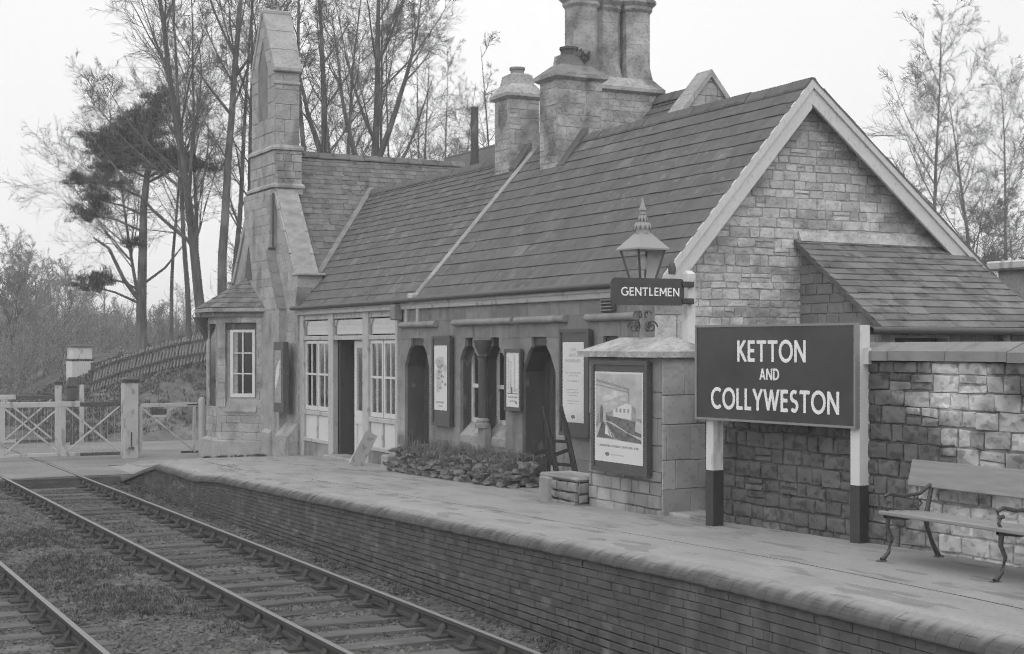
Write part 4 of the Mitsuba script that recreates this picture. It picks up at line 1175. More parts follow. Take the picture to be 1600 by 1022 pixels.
cap = hull([(x, y, z) for x, y, z in [(PX0 - 0.13, PY0 - 0.12, 1.76), (PX1 + 0.10, PY0 - 0.12, 1.76), (PX1 + 0.10, PY1 + 0.1, 1.76), (PX0 - 0.13, PY1 + 0.1, 1.76), (PX0 - 0.13, PY0 - 0.12, 1.83), (PX1 + 0.10, PY0 - 0.12, 1.83), (PX1 + 0.10, PY1 + 0.1, 1.83), (PX0 - 0.13, PY1 + 0.1, 1.83), (PX0 + 0.22, 9.86, 2.0), (PX1 - 0.25, 9.86, 2.0)]])
add(PIER, 'cap', cap, 'mat_rubble', uv=(0.1, 0.2))
add(PIER, 'yard_door', box(-15.25, -14.20, 10.16, 10.22, -0.2, 1.74), 'mat_dark_trim', label='dark boarded door in the gap beside the pier')
add(PIER, 'doorstep', box(-15.28, -14.4, 9.62, 10.1, -0.2, -0.035, 0.01), 'mat_pale', uv=(0.7, 0.2))

LOW = thing('stone_wall', 'stub of low loose-stone wall at the foot of the pier below the barrow', 'wall')
rng = np.random.default_rng(64)
add(LOW, 'core', box(-17.62, -16.98, 9.42, 9.85, -0.5, 0.14), 'mat_dirt_and_shade')
pieces(LOW, 'stone', masonry(sbox(-17.62, -0.22, -16.98, 0.17), front(9.42), rng, (0.09, 0.15), (0.16, 0.34), 0.018, 0.05, 0.014, 0.012, 0.02)
       + masonry(sbox(9.42, -0.22, 9.85, 0.17), right(-16.98), rng, (0.09, 0.15), (0.16, 0.3), 0.018, 0.03, 0.014, 0.012, 0.02), 'mat_ashlar')
add(LOW, 'end_stone', box(-17.95, -17.60, 9.36, 9.80, -0.5, 0.20, 0.03), 'mat_ashlar', uv=(0.9, 0.3))
add(LOW, 'top_stone', box(-17.98, -16.95, 9.38, 9.88, 0.17, 0.235, 0.03), 'mat_ashlar', uv=(0.5, 0.3))

# rock garden in front of the windows
RG = thing('rock_garden', 'low rubble rockery full of plants along the station front', 'rockery')
rng = np.random.default_rng(65)
sts = []
for layer in range(4):
    x = -24.95
    while x < -20.15:
        r = np.array([rng.uniform(0.09, 0.20), rng.uniform(0.10, 0.15), rng.uniform(0.045, 0.085)])
        c = np.array([x + r[0], 10.12 + 0.05 * layer + rng.uniform(-0.05, 0.05), platform_z(x, 10.0) + 0.04 + layer * 0.095 + rng.uniform(-0.02, 0.02)])
        q = rng.normal(size=(16, 3))
        q /= np.linalg.norm(q, axis=1, keepdims=True)
        sts.append((hull(c + q * r), (rng.random() * 0.75, rng.random())))
        x += r[0] * 1.5
for k in range(16):
    r = rng.uniform(0.07, 0.14)
    q = rng.normal(size=(14, 3))
    q /= np.linalg.norm(q, axis=1, keepdims=True)
    z0 = platform_z(-20.2, 10) + rng.uniform(0.03, 0.36)
    sts.append((hull(np.array([-20.15 + rng.uniform(-0.05, 0.08), rng.uniform(10.15, 10.6), z0]) + q * r * [1, 1.1, 0.6]), (rng.random() * 0.7, rng.random())))
pieces(RG, 'stone', sts, 'mat_rock')
add(RG, 'soil', hull([(x, y, z) for x, zz in ((-24.9, -0.32), (-20.2, -0.20)) for y, z in ((10.15, zz), (10.18, zz + 0.36), (10.68, zz + 0.42), (10.68, zz))]), 'mat_bed')


def tufts(points, rng, blades, h, spread, width=0.004):
    """Tufts of narrow leaves standing on the points."""
    n = len(points) * blades
    base = np.repeat(np.asarray(points, float), blades, 0) + np.concatenate([rng.normal(scale=spread * 0.35, size=(n, 2)), np.zeros((n, 1))], 1)
    ang = rng.uniform(0, 2 * np.pi, n)
    d = np.stack([np.cos(ang), np.sin(ang), np.zeros(n)], 1)
    hh = h * rng.uniform(0.45, 1.2, n)
    tip = base + d * (spread * rng.uniform(0.1, 1.0, n))[:, None] + np.stack([0 * hh, 0 * hh, hh], 1)
    mid = (base + tip) / 2 + np.stack([0 * hh, 0 * hh, 0.14 * hh], 1)
    s = np.stack([-d[:, 1], d[:, 0], np.zeros(n)], 1) * width
    v = np.stack([base - s, base + s, mid - s * 0.8, mid + s * 0.8, tip], 1).reshape(-1, 3)
    i = np.arange(n)[:, None] * 5
    f = np.concatenate([i + [0, 1, 3], i + [0, 3, 2], i + [2, 3, 4]])
    return (v, f), np.repeat(np.stack([rng.random(n), rng.random(n)], 1), 5, 0)


def stuff_part(parent, name, m, uv, mat, label=None):
    k = fresh(f'{parent}__{name}')
    scene[k] = mikit.ply(m, mat, uv=uv)
    labels[k] = {'kind': 'stuff', **({'label': label} if label else {})}


xx = rng.uniform(-24.9, -20.2, 330)
yy = 10.02 + 0.64 * rng.random(330) ** 0.7
zz = platform_z(xx, 10.0) + 0.36 + 0.10 * (yy - 10.15)
m, uv = tufts(np.stack([xx, yy, zz], 1), rng, 34, 0.065, 0.12, 0.006)
m2, uv2 = tufts(np.stack([rng.uniform(-24.9, -20.3, 30), rng.uniform(10.2, 10.6, 30), np.full(30, 0.14)], 1), rng, 22, 0.20, 0.08, 0.005)
fx_ = rng.uniform(-24.9, -20.1, 60)
m3, uv3 = tufts(np.stack([fx_, rng.uniform(9.96, 10.06, 60), platform_z(fx_, 10.0) + rng.uniform(0.08, 0.34, 60) * (meshkit.fbm(np.stack([fx_ * 1.3, 0 * fx_, 0 * fx_], 1), 3, 4) + 0.35)], 1), rng, 26, 0.04, 0.09, 0.007)
stuff_part(RG, 'foliage', join([m, m2, m3]), np.vstack([uv, uv2, uv3]) * [0.7, 1] + [0.5, 0], 'mat_plants', 'low cushion plants spilling over the stones')
add(RG, 'end_stone', box(-25.30, -25.02, 10.05, 10.6, -0.6, -0.02, 0.03), 'mat_pale', uv=(0.3, 0.3))

# ------------------------------------------------------------------ poster boards


def poster_board(label, x0, x1, z0, z1, y, px0, px1, pz0, pz1, thick=0.07):
    k = thing('poster_board', label, 'poster board')
    add(k, 'board', box(x0, x1, y - thick, y, z0, z1, 0.006), 'mat_dark_trim')
    f = 0.035
    add(k, 'frame', slab(sbox(x0 - f / 2, z0 - f / 2, x1 + f / 2, z1 + f / 2).difference(sbox(x0 + f, z0 + f, x1 - f, z1 - f)), front(y - thick), -0.03, 0.018), 'mat_dark_trim')
    p = add(k, 'poster', slab(sbox(px0, pz0, px1, pz1), front(y - thick), 0.001, 0.004), 'mat_paper')
    return k, p, front(y - thick)


def ink(p, fr, shapes, mat, n=0.0055, name='print'):
    shapes = [g for g in shapes if g.area > 0]
    if shapes:
        add(p, name, slab(unary_union(shapes), fr, n - 0.001, n), mat)


def text_rows(p, fr, x0, x1, rows, rng, mat='mat_ink_mid'):
    """Rows of type too small to read: runs of short marks."""
    out = []
    for z, h, fill in rows:
        x = x0 + (x1 - x0) * (1 - fill) / 2
        end = x1 - (x1 - x0) * (1 - fill) / 2
        while x < end:
            w = h * rng.uniform(0.4, 0.8)
            if rng.random() < 0.85:
                out.append(sbox(x, z, min(x + w * 0.8, end), z + h))
            x += w
    ink(p, fr, out, mat)


rng = np.random.default_rng(71)
# the big one on the pier: a generic steam-age scene
k, p, fr = poster_board('large framed poster of a train on curving rails, on the pier below the lamp', -16.66, -15.38, 0.37, 1.70, PY0 - 0.03, -16.61, -15.47, 0.48, 1.58)
pw, ph = 1.14, 1.10
P = lambda a, b: (-16.61 + a * pw, 0.48 + b * ph)
ink(p, fr, [Polygon([P(0.02, 0.26), P(0.98, 0.23), P(0.98, 0.98), P(0.02, 0.98)])], 'mat_ink_pale', 0.0045, 'picture')
pic = scene_pic = p
ink(p, fr, [Polygon([P(0.03, 0.92), P(0.70, 0.83), P(0.70, 0.80), P(0.03, 0.89)]), Polygon([P(0.03, 0.86), P(0.70, 0.79), P(0.70, 0.775), P(0.03, 0.845)]), Polygon([P(0.70, 0.83), P(0.73, 0.83), P(0.73, 0.66), P(0.70, 0.67)])]
    + [Polygon([P(0.05 + 0.11 * i, 0.90 - 0.015 * i), P(0.06 + 0.11 * i, 0.90 - 0.015 * i), P(0.06 + 0.11 * i, 0.94 - 0.015 * i), P(0.05 + 0.11 * i, 0.94 - 0.015 * i)]) for i in range(6)], 'mat_ink_mid')
ink(p, fr, [Polygon([P(0.04, 0.26), P(0.40, 0.26), P(0.20, 0.44), P(0.16, 0.44)]), Polygon([P(0.50, 0.25), P(0.97, 0.235), P(0.97, 0.27), P(0.26, 0.44), P(0.24, 0.43)]), Polygon([P(0.72, 0.335), P(0.97, 0.30), P(0.97, 0.34), P(0.34, 0.455)]),
            Polygon([P(0.10, 0.42), P(0.18, 0.42), P(0.18, 0.60), P(0.14, 0.63), P(0.11, 0.58)]), Polygon([P(0.24, 0.46), P(0.40, 0.44), P(0.84, 0.36), P(0.86, 0.47), P(0.40, 0.505), P(0.24, 0.52)])], 'mat_ink')
ink(p, fr, [Polygon([P(0.40, 0.51), P(0.76, 0.49), P(0.78, 0.64), P(0.66, 0.66), P(0.40, 0.58)]), Polygon([P(0.22, 0.31), P(0.40, 0.27), P(0.24, 0.41)])], 'mat_paper', 0.0065)
ink(p, fr, [Polygon([P(0.78, 0.46), P(0.86, 0.48), P(0.86, 0.61), P(0.78, 0.64)]), Polygon([P(0.24, 0.52), P(0.38, 0.515), P(0.38, 0.58), P(0.33, 0.56), P(0.24, 0.55)])]
    + [sbox(*P(0.45 + 0.08 * i, 0.555), *P(0.49 + 0.08 * i, 0.60)) for i in range(4)], 'mat_ink_mid', 0.0075)
cloud = [affinity.scale(Point(*P(0.10 + 0.55 * rng.random(), 0.62 + 0.15 * rng.random())).buffer(rng.uniform(0.02, 0.06)), 1.8, 0.6) for i in range(16)]
ink(p, fr, [g.intersection(Polygon([P(0.03, 0.56), P(0.70, 0.68), P(0.70, 0.78), P(0.03, 0.85)])) for g in cloud], 'mat_ink_light', 0.0062)
ink(p, fr, [sbox(*P(0.28 + 0.035 * i, 0.405 - 0.012 * i), *P(0.30 + 0.04 * i, 0.445 - 0.012 * i)) for i in range(12)] + [Polygon([P(0.06 + 0.028 * i, 0.27), P(0.075 + 0.028 * i, 0.27), P(0.155 + 0.005 * i, 0.43)]) for i in range(6)]
    + [Polygon([P(0.34 + 0.06 * i, 0.262), P(0.37 + 0.06 * i, 0.258), P(0.26 + 0.012 * i, 0.40)]) for i in range(6)], 'mat_ink', 0.0082)
ink(p, fr, [Polygon([P(0.06, 0.40), P(0.09, 0.40), P(0.085, 0.53), P(0.065, 0.52)]), Polygon([P(0.04, 0.38), P(0.055, 0.38), P(0.052, 0.49), P(0.042, 0.49)]), Polygon([P(0.86, 0.48), P(0.97, 0.46), P(0.97, 0.50), P(0.86, 0.51)])], 'mat_ink_mid', 0.0088)
text_rows(p, fr, *[P(0.05, 0)[0], P(0.95, 0)[0]], [(P(0, 0.165)[1], 0.028, 0.92)], rng)
text_rows(p, fr, P(0.34, 0)[0], P(0.62, 0)[0], [(P(0, 0.075)[1], 0.018, 1.0)], rng, 'mat_ink_pale')
ink(p, fr, [affinity.scale(Point(*P(0.27, 0.085)).buffer(0.03), 1.7, 0.8)], 'mat_ink')

k, p, fr = poster_board('tall poster board with a pale pictorial poster between first dark doorway and narrow windows', -24.27, -23.55, 0.55, 2.05, 10.68, -24.20, -23.67, 0.80, 1.90)
blob = [affinity.scale(Point(-23.96 + rng.normal(0, 0.07), 1.15 + 0.55 * i / 20).buffer(rng.uniform(0.03, 0.09)), 1.2, 0.8) for i in range(20)]
ink(p, fr, [g.intersection(sbox(-24.19, 1.05, -23.68, 1.88)) for g in blob], 'mat_ink_pale', 0.005)
ink(p, fr, [affinity.scale(Point(-23.93 + rng.normal(0, 0.1), 1.1 + 0.6 * rng.random()).buffer(rng.uniform(0.015, 0.04)), 1.5, 0.7) for i in range(16)], 'mat_ink_mid', 0.006)
text_rows(p, fr, -24.15, -23.73, [(0.92, 0.03, 0.8), (0.86, 0.02, 0.5)], rng)

k, p, fr = poster_board('small framed poster hanging between narrow windows and second dark doorway', -21.49, -20.96, 0.91, 1.83, 10.68, -21.45, -21.00, 0.95, 1.79, 0.05)
ink(p, fr, [sbox(-21.40, 1.22, -21.36, 1.72), sbox(-21.33, 1.2, -21.27, 1.66), sbox(-21.19, 1.2, -21.14, 1.74), Polygon([(-21.43, 1.17), (-21.08, 1.19), (-21.03, 1.24), (-21.28, 1.2)])], 'mat_ink_pale', 0.005)
ink(p, fr, [sbox(-21.29, 1.16, -21.24, 1.26), sbox(-21.41, 1.15, -21.05, 1.165), sbox(-21.13, 1.0, -21.08, 1.03)], 'mat_ink', 0.006)
text_rows(p, fr, -21.40, -21.05, [(1.09, 0.025, 0.9), (1.03, 0.02, 0.7)], rng)

k, p, fr = poster_board('tall board with a text-only bill between second dark doorway and the pier', -19.65, -18.81, 0.62, 2.12, 10.68, -19.57, -18.95, 0.80, 1.95)
text_rows(p, fr, -19.51, -19.01, [(1.82, 0.045, 0.4), (1.74, 0.045, 0.7), (1.66, 0.045, 0.95), (1.50, 0.02, 0.9), (1.46, 0.02, 0.6), (1.38, 0.025, 0.8), (1.26, 0.015, 0.7), (1.22, 0.015, 0.75), (1.18, 0.015, 0.6), (1.10, 0.015, 0.7), (1.06, 0.015, 0.5)], rng, 'mat_ink_pale')
ink(p, fr, [affinity.scale(Point(-19.26, 0.88).buffer(0.035), 1.6, 0.8)], 'mat_ink')

WB = thing('poster_board', 'narrow poster board on the wing wall between bay and timber front', 'poster board')
fr = front(WY - 0.30)
add(WB, 'board', slab(sbox(-32.35, 0.45, -31.68, 1.98), fr, -0.12, 0.0), 'mat_dark_trim')
p = add(WB, 'poster', slab(sbox(-32.27, 0.66, -31.82, 1.80), fr, 0.001, 0.005), 'mat_ink_mid')
ink(p, fr, [Polygon([(-32.2, 0.95), (-31.95, 1.25), (-31.9, 1.6), (-32.1, 1.45), (-32.22, 1.2)])], 'mat_paper', 0.007)

# ------------------------------------------------------------------ the station name board
NB = thing('station_name_board', 'large dark name board reading KETTON AND COLLYWESTON on two posts', 'station sign')
A_, D_ = np.array([-13.93, 9.36]), np.array([-11.79, 9.60])
t_ = (D_ - A_) / np.linalg.norm(D_ - A_)
nbf = Frame((A_[0], A_[1], 0), (t_[0], t_[1], 0), Z)
span = np.linalg.norm(D_ - A_)
for s in (0.0, span):
    q = add(NB, 'post', join([hull(list(nbf.at([(s - 0.075, z), (s + 0.075, z)], 0.0)) + list(nbf.at([(s - 0.075, z), (s + 0.075, z)], -0.15))) if False else slab(sbox(s - 0.06, 0.55, s + 0.06, 2.10), nbf, -0.14, 0.0)]), 'mat_white')
    add(q, 'base', slab(sbox(s - 0.063, -0.3, s + 0.063, 0.55), nbf, -0.143, 0.003), 'mat_black', label='black painted foot of the post')
    add(q, 'bracket', slab(sbox(s + 0.0, 1.72, s + 0.12, 1.88), nbf, -0.10, -0.05), 'mat_white')
b0, b1, zb0, zb1 = -0.16, span + 0.05, 1.115, 2.105
BD = add(NB, 'board', slab(sbox(b0, zb0, b1, zb1), nbf, 0.004, 0.05), 'mat_enamel')
add(BD, 'frame', slab(sbox(b0 - 0.015, zb0 - 0.015, b1 + 0.015, zb1 + 0.015).difference(sbox(b0 + 0.008, zb0 + 0.008, b1 - 0.008, zb1 - 0.008)), nbf, 0.002, 0.062), 'mat_mid_trim')
cxb, hb = (b0 + b1) / 2, zb1 - zb0
for word, z, h, w, off in (('KETTON', zb0 + 0.735 * hb, 0.222, 1.02, 0.0), ('AND', zb0 + 0.495 * hb, 0.118, 0.29, -0.02), ('COLLYWESTON', zb0 + 0.225 * hb, 0.225, 1.90, 0.02)):
    for g in lettering(word, h, w, 0.168):
        add(BD, 'letter', slab(affinity.translate(g, cxb + off, z), nbf, 0.051, 0.056), 'mat_letter')

# ------------------------------------------------------------------ the Gentlemen sign and its white post
GP = thing('sign_post', 'white painted wooden post standing behind the pier', 'post')
add(GP, 'post', hull([(x, y, z) for x in (-15.62, -15.50) for y in (10.10, 10.21) for z in (0.0, 2.76)] + [(-15.56, y, 2.80) for y in (10.11, 10.20)]), 'mat_white')
GS = thing('toilet_sign', 'dark sign reading GENTLEMEN projecting from the white post in front of the lamp', 'sign')
gf = right(-15.50)
plate = sbox(9.03, 2.375, 10.03, 2.695).buffer(-0.05).buffer(0.05)
GB = add(GS, 'plate', slab(plate, gf, 0.0, 0.03), 'mat_enamel')
for g in lettering('GENTLEMEN', 0.10, 0.80, 0.15):
    add(GB, 'letter', slab(affinity.translate(g, 9.56, 2.535), gf, 0.031, 0.034), 'mat_letter')
for z in (2.43, 2.63):
    add(GS, 'bracket', box(-15.50, -15.44, 10.0, 10.16, z - 0.035, z + 0.035, 0.008), 'mat_black')

# ------------------------------------------------------------------ platform lamp on the pier
LP = thing('platform_lamp', 'four-sided gas lantern with a crowned roof on a scrolled stem above the pier', 'lamp')
LC = np.array([-16.12, 9.85, 0.0])
add(LP, 'stem', lathe([(0, 1.96), (0.05, 1.96), (0.035, 2.05), (0.03, 2.62), (0.05, 2.68), (0, 2.68)], LC, 12), 'mat_lamp_roof', smooth=40)
for a in range(4):
    c, s = math.cos(a * math.pi / 2 + 0.5), math.sin(a * math.pi / 2 + 0.5)
    th = np.linspace(0, 2.0 * math.pi * 1.35, 34)
    rr_ = 0.085 * np.exp(-th / 7.5)
    pts = np.stack([LC[0] + c * (0.125 + rr_ * np.cos(th)), LC[1] + s * (0.125 + rr_ * np.cos(th)), 2.125 + rr_ * np.sin(th)], 1)
    add(LP, 'scroll', tube(pts, 0.011, 6), 'mat_iron')
    th2 = np.linspace(0, math.pi * 1.3, 16)
    pts = np.stack([LC[0] + c * (0.08 + 0.045 * np.cos(th2)), LC[1] + s * (0.08 + 0.045 * np.cos(th2)), 2.28 + 0.045 * np.sin(th2)], 1)
    add(LP, 'scroll', tube(pts, 0.009, 6), 'mat_iron')


def ring4(half, z, rot=0.35):
    a = rot + np.arange(4) * math.pi / 2
    return np.stack([LC[0] + half * math.sqrt(2) * np.cos(a), LC[1] + half * math.sqrt(2) * np.sin(a), np.full(4, z)], 1)


ROT = math.pi / 4 + 0.06
lo4, hi4 = ring4(0.115, 2.72, ROT), ring4(0.195, 3.08, ROT)
add(LP, 'base_tray', hull(np.vstack([ring4(0.125, 2.68, ROT), ring4(0.125, 2.72, ROT)])), 'mat_lamp_roof')
for i in range(4):
    add(LP, 'corner_bar', beam(lo4[i], hi4[i], 0.026, 0.026), 'mat_iron')
    j = (i + 1) % 4
    add(LP, 'pane', (np.array([lo4[i], lo4[j], hi4[j], hi4[i]]), np.array([[0, 1, 2], [0, 2, 3]])), 'mat_opal_and_glint' if i == 0 else 'mat_pane')  # first pane opaque light grey: its reflection painted in
    mid0, mid1 = (lo4[i] + lo4[j]) / 2, (hi4[i] + hi4[j]) / 2
add(LP, 'burner', lathe([(0, 2.72), (0.02, 2.72), (0.02, 2.82), (0.05, 2.84), (0.065, 2.92), (0.04, 3.0), (0, 3.02)], LC, 10), 'mat_opal_and_glint', smooth=40)
RF = add(LP, 'roof', hull(np.vstack([ring4(0.235, 3.065, ROT), ring4(0.235, 3.085, ROT), ring4(0.07, 3.28, ROT)])), 'mat_lamp_roof')
add(RF, 'chimney', lathe([(0, 3.27), (0.09, 3.27), (0.08, 3.33), (0.05, 3.36), (0.05, 3.42), (0, 3.42)], LC, 12), 'mat_lamp_roof', smooth=40)
for z, r, n in ((3.345, 0.11, 12), (3.44, 0.06, 9)):
    tips = []
    for q in range(n):
        a = 2 * math.pi * q / n
        w = math.pi / n * 0.9
        tips.append(hull([(LC[0] + rr_ * math.cos(a + da), LC[1] + rr_ * math.sin(a + da), zz) for rr_, da, zz in ((r, -w, z + 0.02), (r, w, z + 0.02), (r * 1.06, 0, z - 0.035), (r * 0.8, -w, z + 0.06), (r * 0.8, w, z + 0.06), (r * 0.9, 0, z - 0.01))]))
    add(RF, 'crown', join(tips), 'mat_lamp_roof')
add(RF, 'finial', lathe([(0, 3.42), (0.04, 3.43), (0.028, 3.49), (0.04, 3.51), (0.036, 3.54), (0.048, 3.56), (0.024, 3.63), (0.006, 3.71), (0, 3.71)], LC, 10), 'mat_lamp_roof', smooth=30)
add(LP, 'bulkhead', lathe([(0, 2.76), (0.045, 2.76), (0.05, 2.84), (0.03, 2.9), (0, 2.9)], (-15.72, 10.02, 0), 10), 'mat_iron', smooth=40)

# ------------------------------------------------------------------ bench
BN = thing('platform_bench', 'weathered wooden platform bench with scrolled iron legs against the boundary wall', 'bench')
for fx in (-10.60, -9.24, -7.86):
    L = add(BN, 'iron_frame', join([
        tube([(fx, 9.00, 0.40), (fx, 8.99, 0.30), (fx, 9.04, 0.20), (fx, 9.0, 0.08), (fx, 8.93, 0.02)], [0.022, 0.02, 0.017, 0.017, 0.024], 8),
        tube([(fx, 9.42, 0.40), (fx, 9.44, 0.28), (fx, 9.50, 0.14), (fx, 9.57, 0.02)], [0.024, 0.022, 0.02, 0.026], 8),
        tube([(fx, 8.96, 0.405), (fx, 9.2, 0.375), (fx, 9.45, 0.40)], [0.022, 0.02, 0.022], 8),
        tube([(fx, 9.43, 0.38), (fx, 9.48, 0.6), (fx, 9.545, 0.80)], [0.024, 0.02, 0.016], 8),
        tube([(fx, 9.48, 0.66), (fx, 9.36, 0.585), (fx, 9.16, 0.57), (fx, 9.02, 0.60), (fx, 8.955, 0.575), (fx, 8.97, 0.525), (fx, 9.02, 0.53)], 0.017, 8),
        tube([(fx, 9.0, 0.43), (fx, 8.965, 0.48), (fx, 9.0, 0.535)], 0.015, 8),
        tube([(fx, 9.30, 0.57), (fx, 9.27, 0.50), (fx, 9.33, 0.45), (fx, 9.38, 0.5), (fx, 9.35, 0.53)], 0.010, 6)]), 'mat_iron', smooth=50)
    add(L, 'foot', box(fx - 0.03, fx + 0.03, 8.88, 8.97, -0.03, 0.02, 0.008), 'mat_iron')
    add(L, 'foot', box(fx - 0.03, fx + 0.03, 9.53, 9.62, -0.03, 0.02, 0.008), 'mat_iron')
for k in range(4):
    y = 8.99 + k * 0.118
    add(BN, 'seat_slat', beam((-10.66, y, 0.430 - 0.006 * k), (-7.74, y, 0.430 - 0.006 * k), 0.104, 0.034, b=0.006), 'mat_wood', uv=(rng.random(), 0.4))
add(BN, 'backrest', beam((-10.90, 9.515, 0.745), (-7.80, 9.515, 0.745), 0.032, 0.24, up=np.array([0, 0.25, 1.0]), b=0.006), 'mat_wood', uv=(0.6, 0.4))

# ------------------------------------------------------------------ barrow, plank
SB = thing('sack_barrow', 'old wooden sack barrow propped against the second doorway', 'barrow')
f0 = [np.array([-18.22, 9.85, -0.12]), np.array([-17.86, 9.95, -0.12])]
tp = [np.array([-19.62, 10.32, 1.02]), np.array([-19.26, 10.42, 1.02])]
for a, b in zip(f0, tp):
    m = a + (b - a) * 0.62
    add(SB, 'shaft', join([beam(a, m, 0.06, 0.10, b=0.008), tube([m, m + (b - m) * 0.4 + [0, 0, 0.015], b + [0.03, -0.02, -0.03], b], [0.045, 0.036, 0.03, 0.026], 8)]), 'mat_tarred')
for t in (0.08, 0.34, 0.60):
    a, b = f0[0] + (tp[0] - f0[0]) * t, f0[1] + (tp[1] - f0[1]) * t
    add(SB, 'crosspiece', beam(a, b, 0.06, 0.04, b=0.006), 'mat_tarred')
for a, b in zip(f0, tp):
    d = a + (b - a) * 0.52
    add(SB, 'leg', beam(d, d + [-0.22, -0.16, -0.10], 0.05, 0.05, b=0.006), 'mat_tarred')
PK = thing('wooden_plank', 'short pale plank leaning against the timber front by the open door', 'plank')
add(PK, 'board', beam((-26.75, 10.12, platform_z(-26.75, 10.1) + 0.01), (-26.72, 10.44, 0.28), 0.26, 0.045, up=X, b=0.006), 'mat_trim', uv=(0.2, 0.3))

# ------------------------------------------------------------------ track
sec = np.array([(-0.035, 0.0), (0.035, 0.0), (0.035, -0.035), (0.012, -0.05), (0.010, -0.10), (0.030, -0.115), (0.030, -0.145), (-0.030, -0.145), (-0.030, -0.115), (-0.010, -0.10), (-0.012, -0.05), (-0.035, -0.035)])


def rail_mesh(x0, x1, y):
    k = len(sec)
    xr = np.array([x0, x1])
    v = np.concatenate([np.stack([np.full(k, q), y + sec[:, 0], -0.9 + sec[:, 1]], 1) for q in xr])
    i = np.arange(k)
    j = (i + 1) % k
    return v, np.concatenate([np.stack([i, j, k + j], 1), np.stack([i, k + j, k + i], 1)])


NAMES = {6.46: 'steel rail nearest the platform face', 4.93: 'steel rail on the far side of the platform track', 2.95: 'nearer rail of the second track, crossing the bottom left corner', 1.42: 'outer rail of the second track'}
for y in (6.46, 4.93, 2.95, 1.42):
    k = thing('steel_rail', NAMES[y], 'rail')
    add(k, 'rail', rail_mesh(-110.0, -5.0, y), 'mat_rust')
    add(k, 'running_surface', box(-110.0, -5.0, y - 0.030, y + 0.030, -0.904, -0.898), 'mat_rail_head', label='worn bright top of the rail')
    for x in (-29.4, -16.2):
        for s in (-1, 1):
            add(k, 'fishplate', box(x - 0.23, x + 0.23, y + s * 0.013, y + s * 0.034, -1.012, -0.952, 0.006), 'mat_rust')
chair_m = lambda x, y: join([hull([(x + dx, y + dy, z) for dx in (-0.10, 0.10) for dy in (-0.19, 0.19) for z in (-1.092, -1.062)] + [(x + dx, y + dy, -1.05) for dx in (-0.08, 0.08) for dy in (-0.1, 0.1)]),
                             hull([(x + dx, y + dy, z) for dx, dy, z in ((-0.06, -0.10, -1.06), (0.06, -0.10, -1.06), (-0.05, -0.035, -0.955), (0.05, -0.035, -0.955), (-0.06, -0.02, -1.06), (0.06, -0.02, -1.06))]),
                             hull([(x + dx, y + dy, z) for dx, dy, z in ((-0.06, 0.11, -1.06), (0.06, 0.11, -1.06), (-0.05, 0.06, -0.955), (0.05, 0.06, -0.955), (-0.06, 0.02, -1.06), (0.06, 0.02, -1.06))]),
                             box(x - 0.11, x + 0.11, y + 0.035, y + 0.075, -1.03, -0.965, 0.01)])
rng = np.random.default_rng(81)
for yc, ys, grp, lab, x_end in ((5.695, (4.93, 6.46), 'sleepers of the platform track', 'weathered timber sleeper under the track beside the platform', -9.5), (2.185, (1.42, 2.95), 'sleepers of the second track', 'weathered timber sleeper of the second track, half buried in cinders', -11.5)):
    x = -33.05
    while x < x_end:
        k = thing('sleeper', lab, 'sleeper', grp)
        a = rng.normal(0, 0.012)
        dz = rng.uniform(-0.012, 0.006)
        dy = rng.uniform(-0.05, 0.05)
        m = box(-0.128, 0.128, -1.30, 1.30, -1.24, -1.092, 0.012)
        vv = np.asarray(m.vertices)
        add(k, 'timber', (np.stack([x + vv[:, 0] * math.cos(a) - vv[:, 1] * math.sin(a), yc + dy + vv[:, 1], vv[:, 2] + dz], 1), np.asarray(m.faces)), 'mat_sleeper', uv=(rng.random(), rng.random()))
        for y in ys:
            add(k, 'chair', chair_m(x, y), 'mat_rust')
        x += rng.uniform(0.68, 0.76)


# loose ballast and cinders
def pebbles(p, r, rng):
    n = len(p)
    base = np.array([(1, 0, 0), (-1, 0, 0), (0, 1, 0), (0, -1, 0), (0, 0, 1)], float)
    tri = np.array([(0, 2, 4), (2, 1, 4), (1, 3, 4), (3, 0, 4)])
    a = rng.uniform(0, np.pi, n)
    q = base[None] * rng.uniform(0.6, 1.3, (n, 5, 1)) * (r[:, None, None] * np.array([1, 0.8, 0.75]))
    q = np.stack([q[..., 0] * np.cos(a)[:, None] - q[..., 1] * np.sin(a)[:, None], q[..., 0] * np.sin(a)[:, None] + q[..., 1] * np.cos(a)[:, None], q[..., 2]], -1) + rng.normal(size=(n, 5, 3)) * r[:, None, None] * 0.15
    v = (p[:, None] + q).reshape(-1, 3)
    f = (np.arange(n)[:, None, None] * 5 + tri).reshape(-1, 3)
    return (v, f), np.repeat(np.stack([rng.random(n), rng.random(n)], 1), 5, 0)


n = 44000
bx_ = -33.4 + 24.5 * rng.random(n)
by_ = rng.uniform(0.8, 7.36, n)
keep = (np.abs(by_ - 6.46) > 0.06) & (np.abs(by_ - 4.93) > 0.06) & (np.abs(by_ - 2.95) > 0.06)
bx_, by_ = bx_[keep], by_[keep]
m, uv = pebbles(np.stack([bx_, by_, bed_z(bx_, by_) + 0.003], 1), rng.uniform(0.012, 0.034, len(bx_)) * (1 + 0.5 * (rng.random(len(bx_)) < 0.05)), rng)
k = fresh('ballast')
scene[k] = mikit.ply(m, 'mat_bits', uv=uv)
labels[k] = {'label': 'loose stones and cinders scattered over the track bed', 'category': 'ballast', 'kind': 'stuff'}
n = 5200
wx = -33.4 + 24 * rng.random(n)
wy = np.where(rng.random(n) < 0.72, rng.normal(3.95, 0.42, n), np.where(rng.random(n) < 0.5, rng.normal(7.2, 0.12, n), rng.uniform(4.4, 6.9, n)))
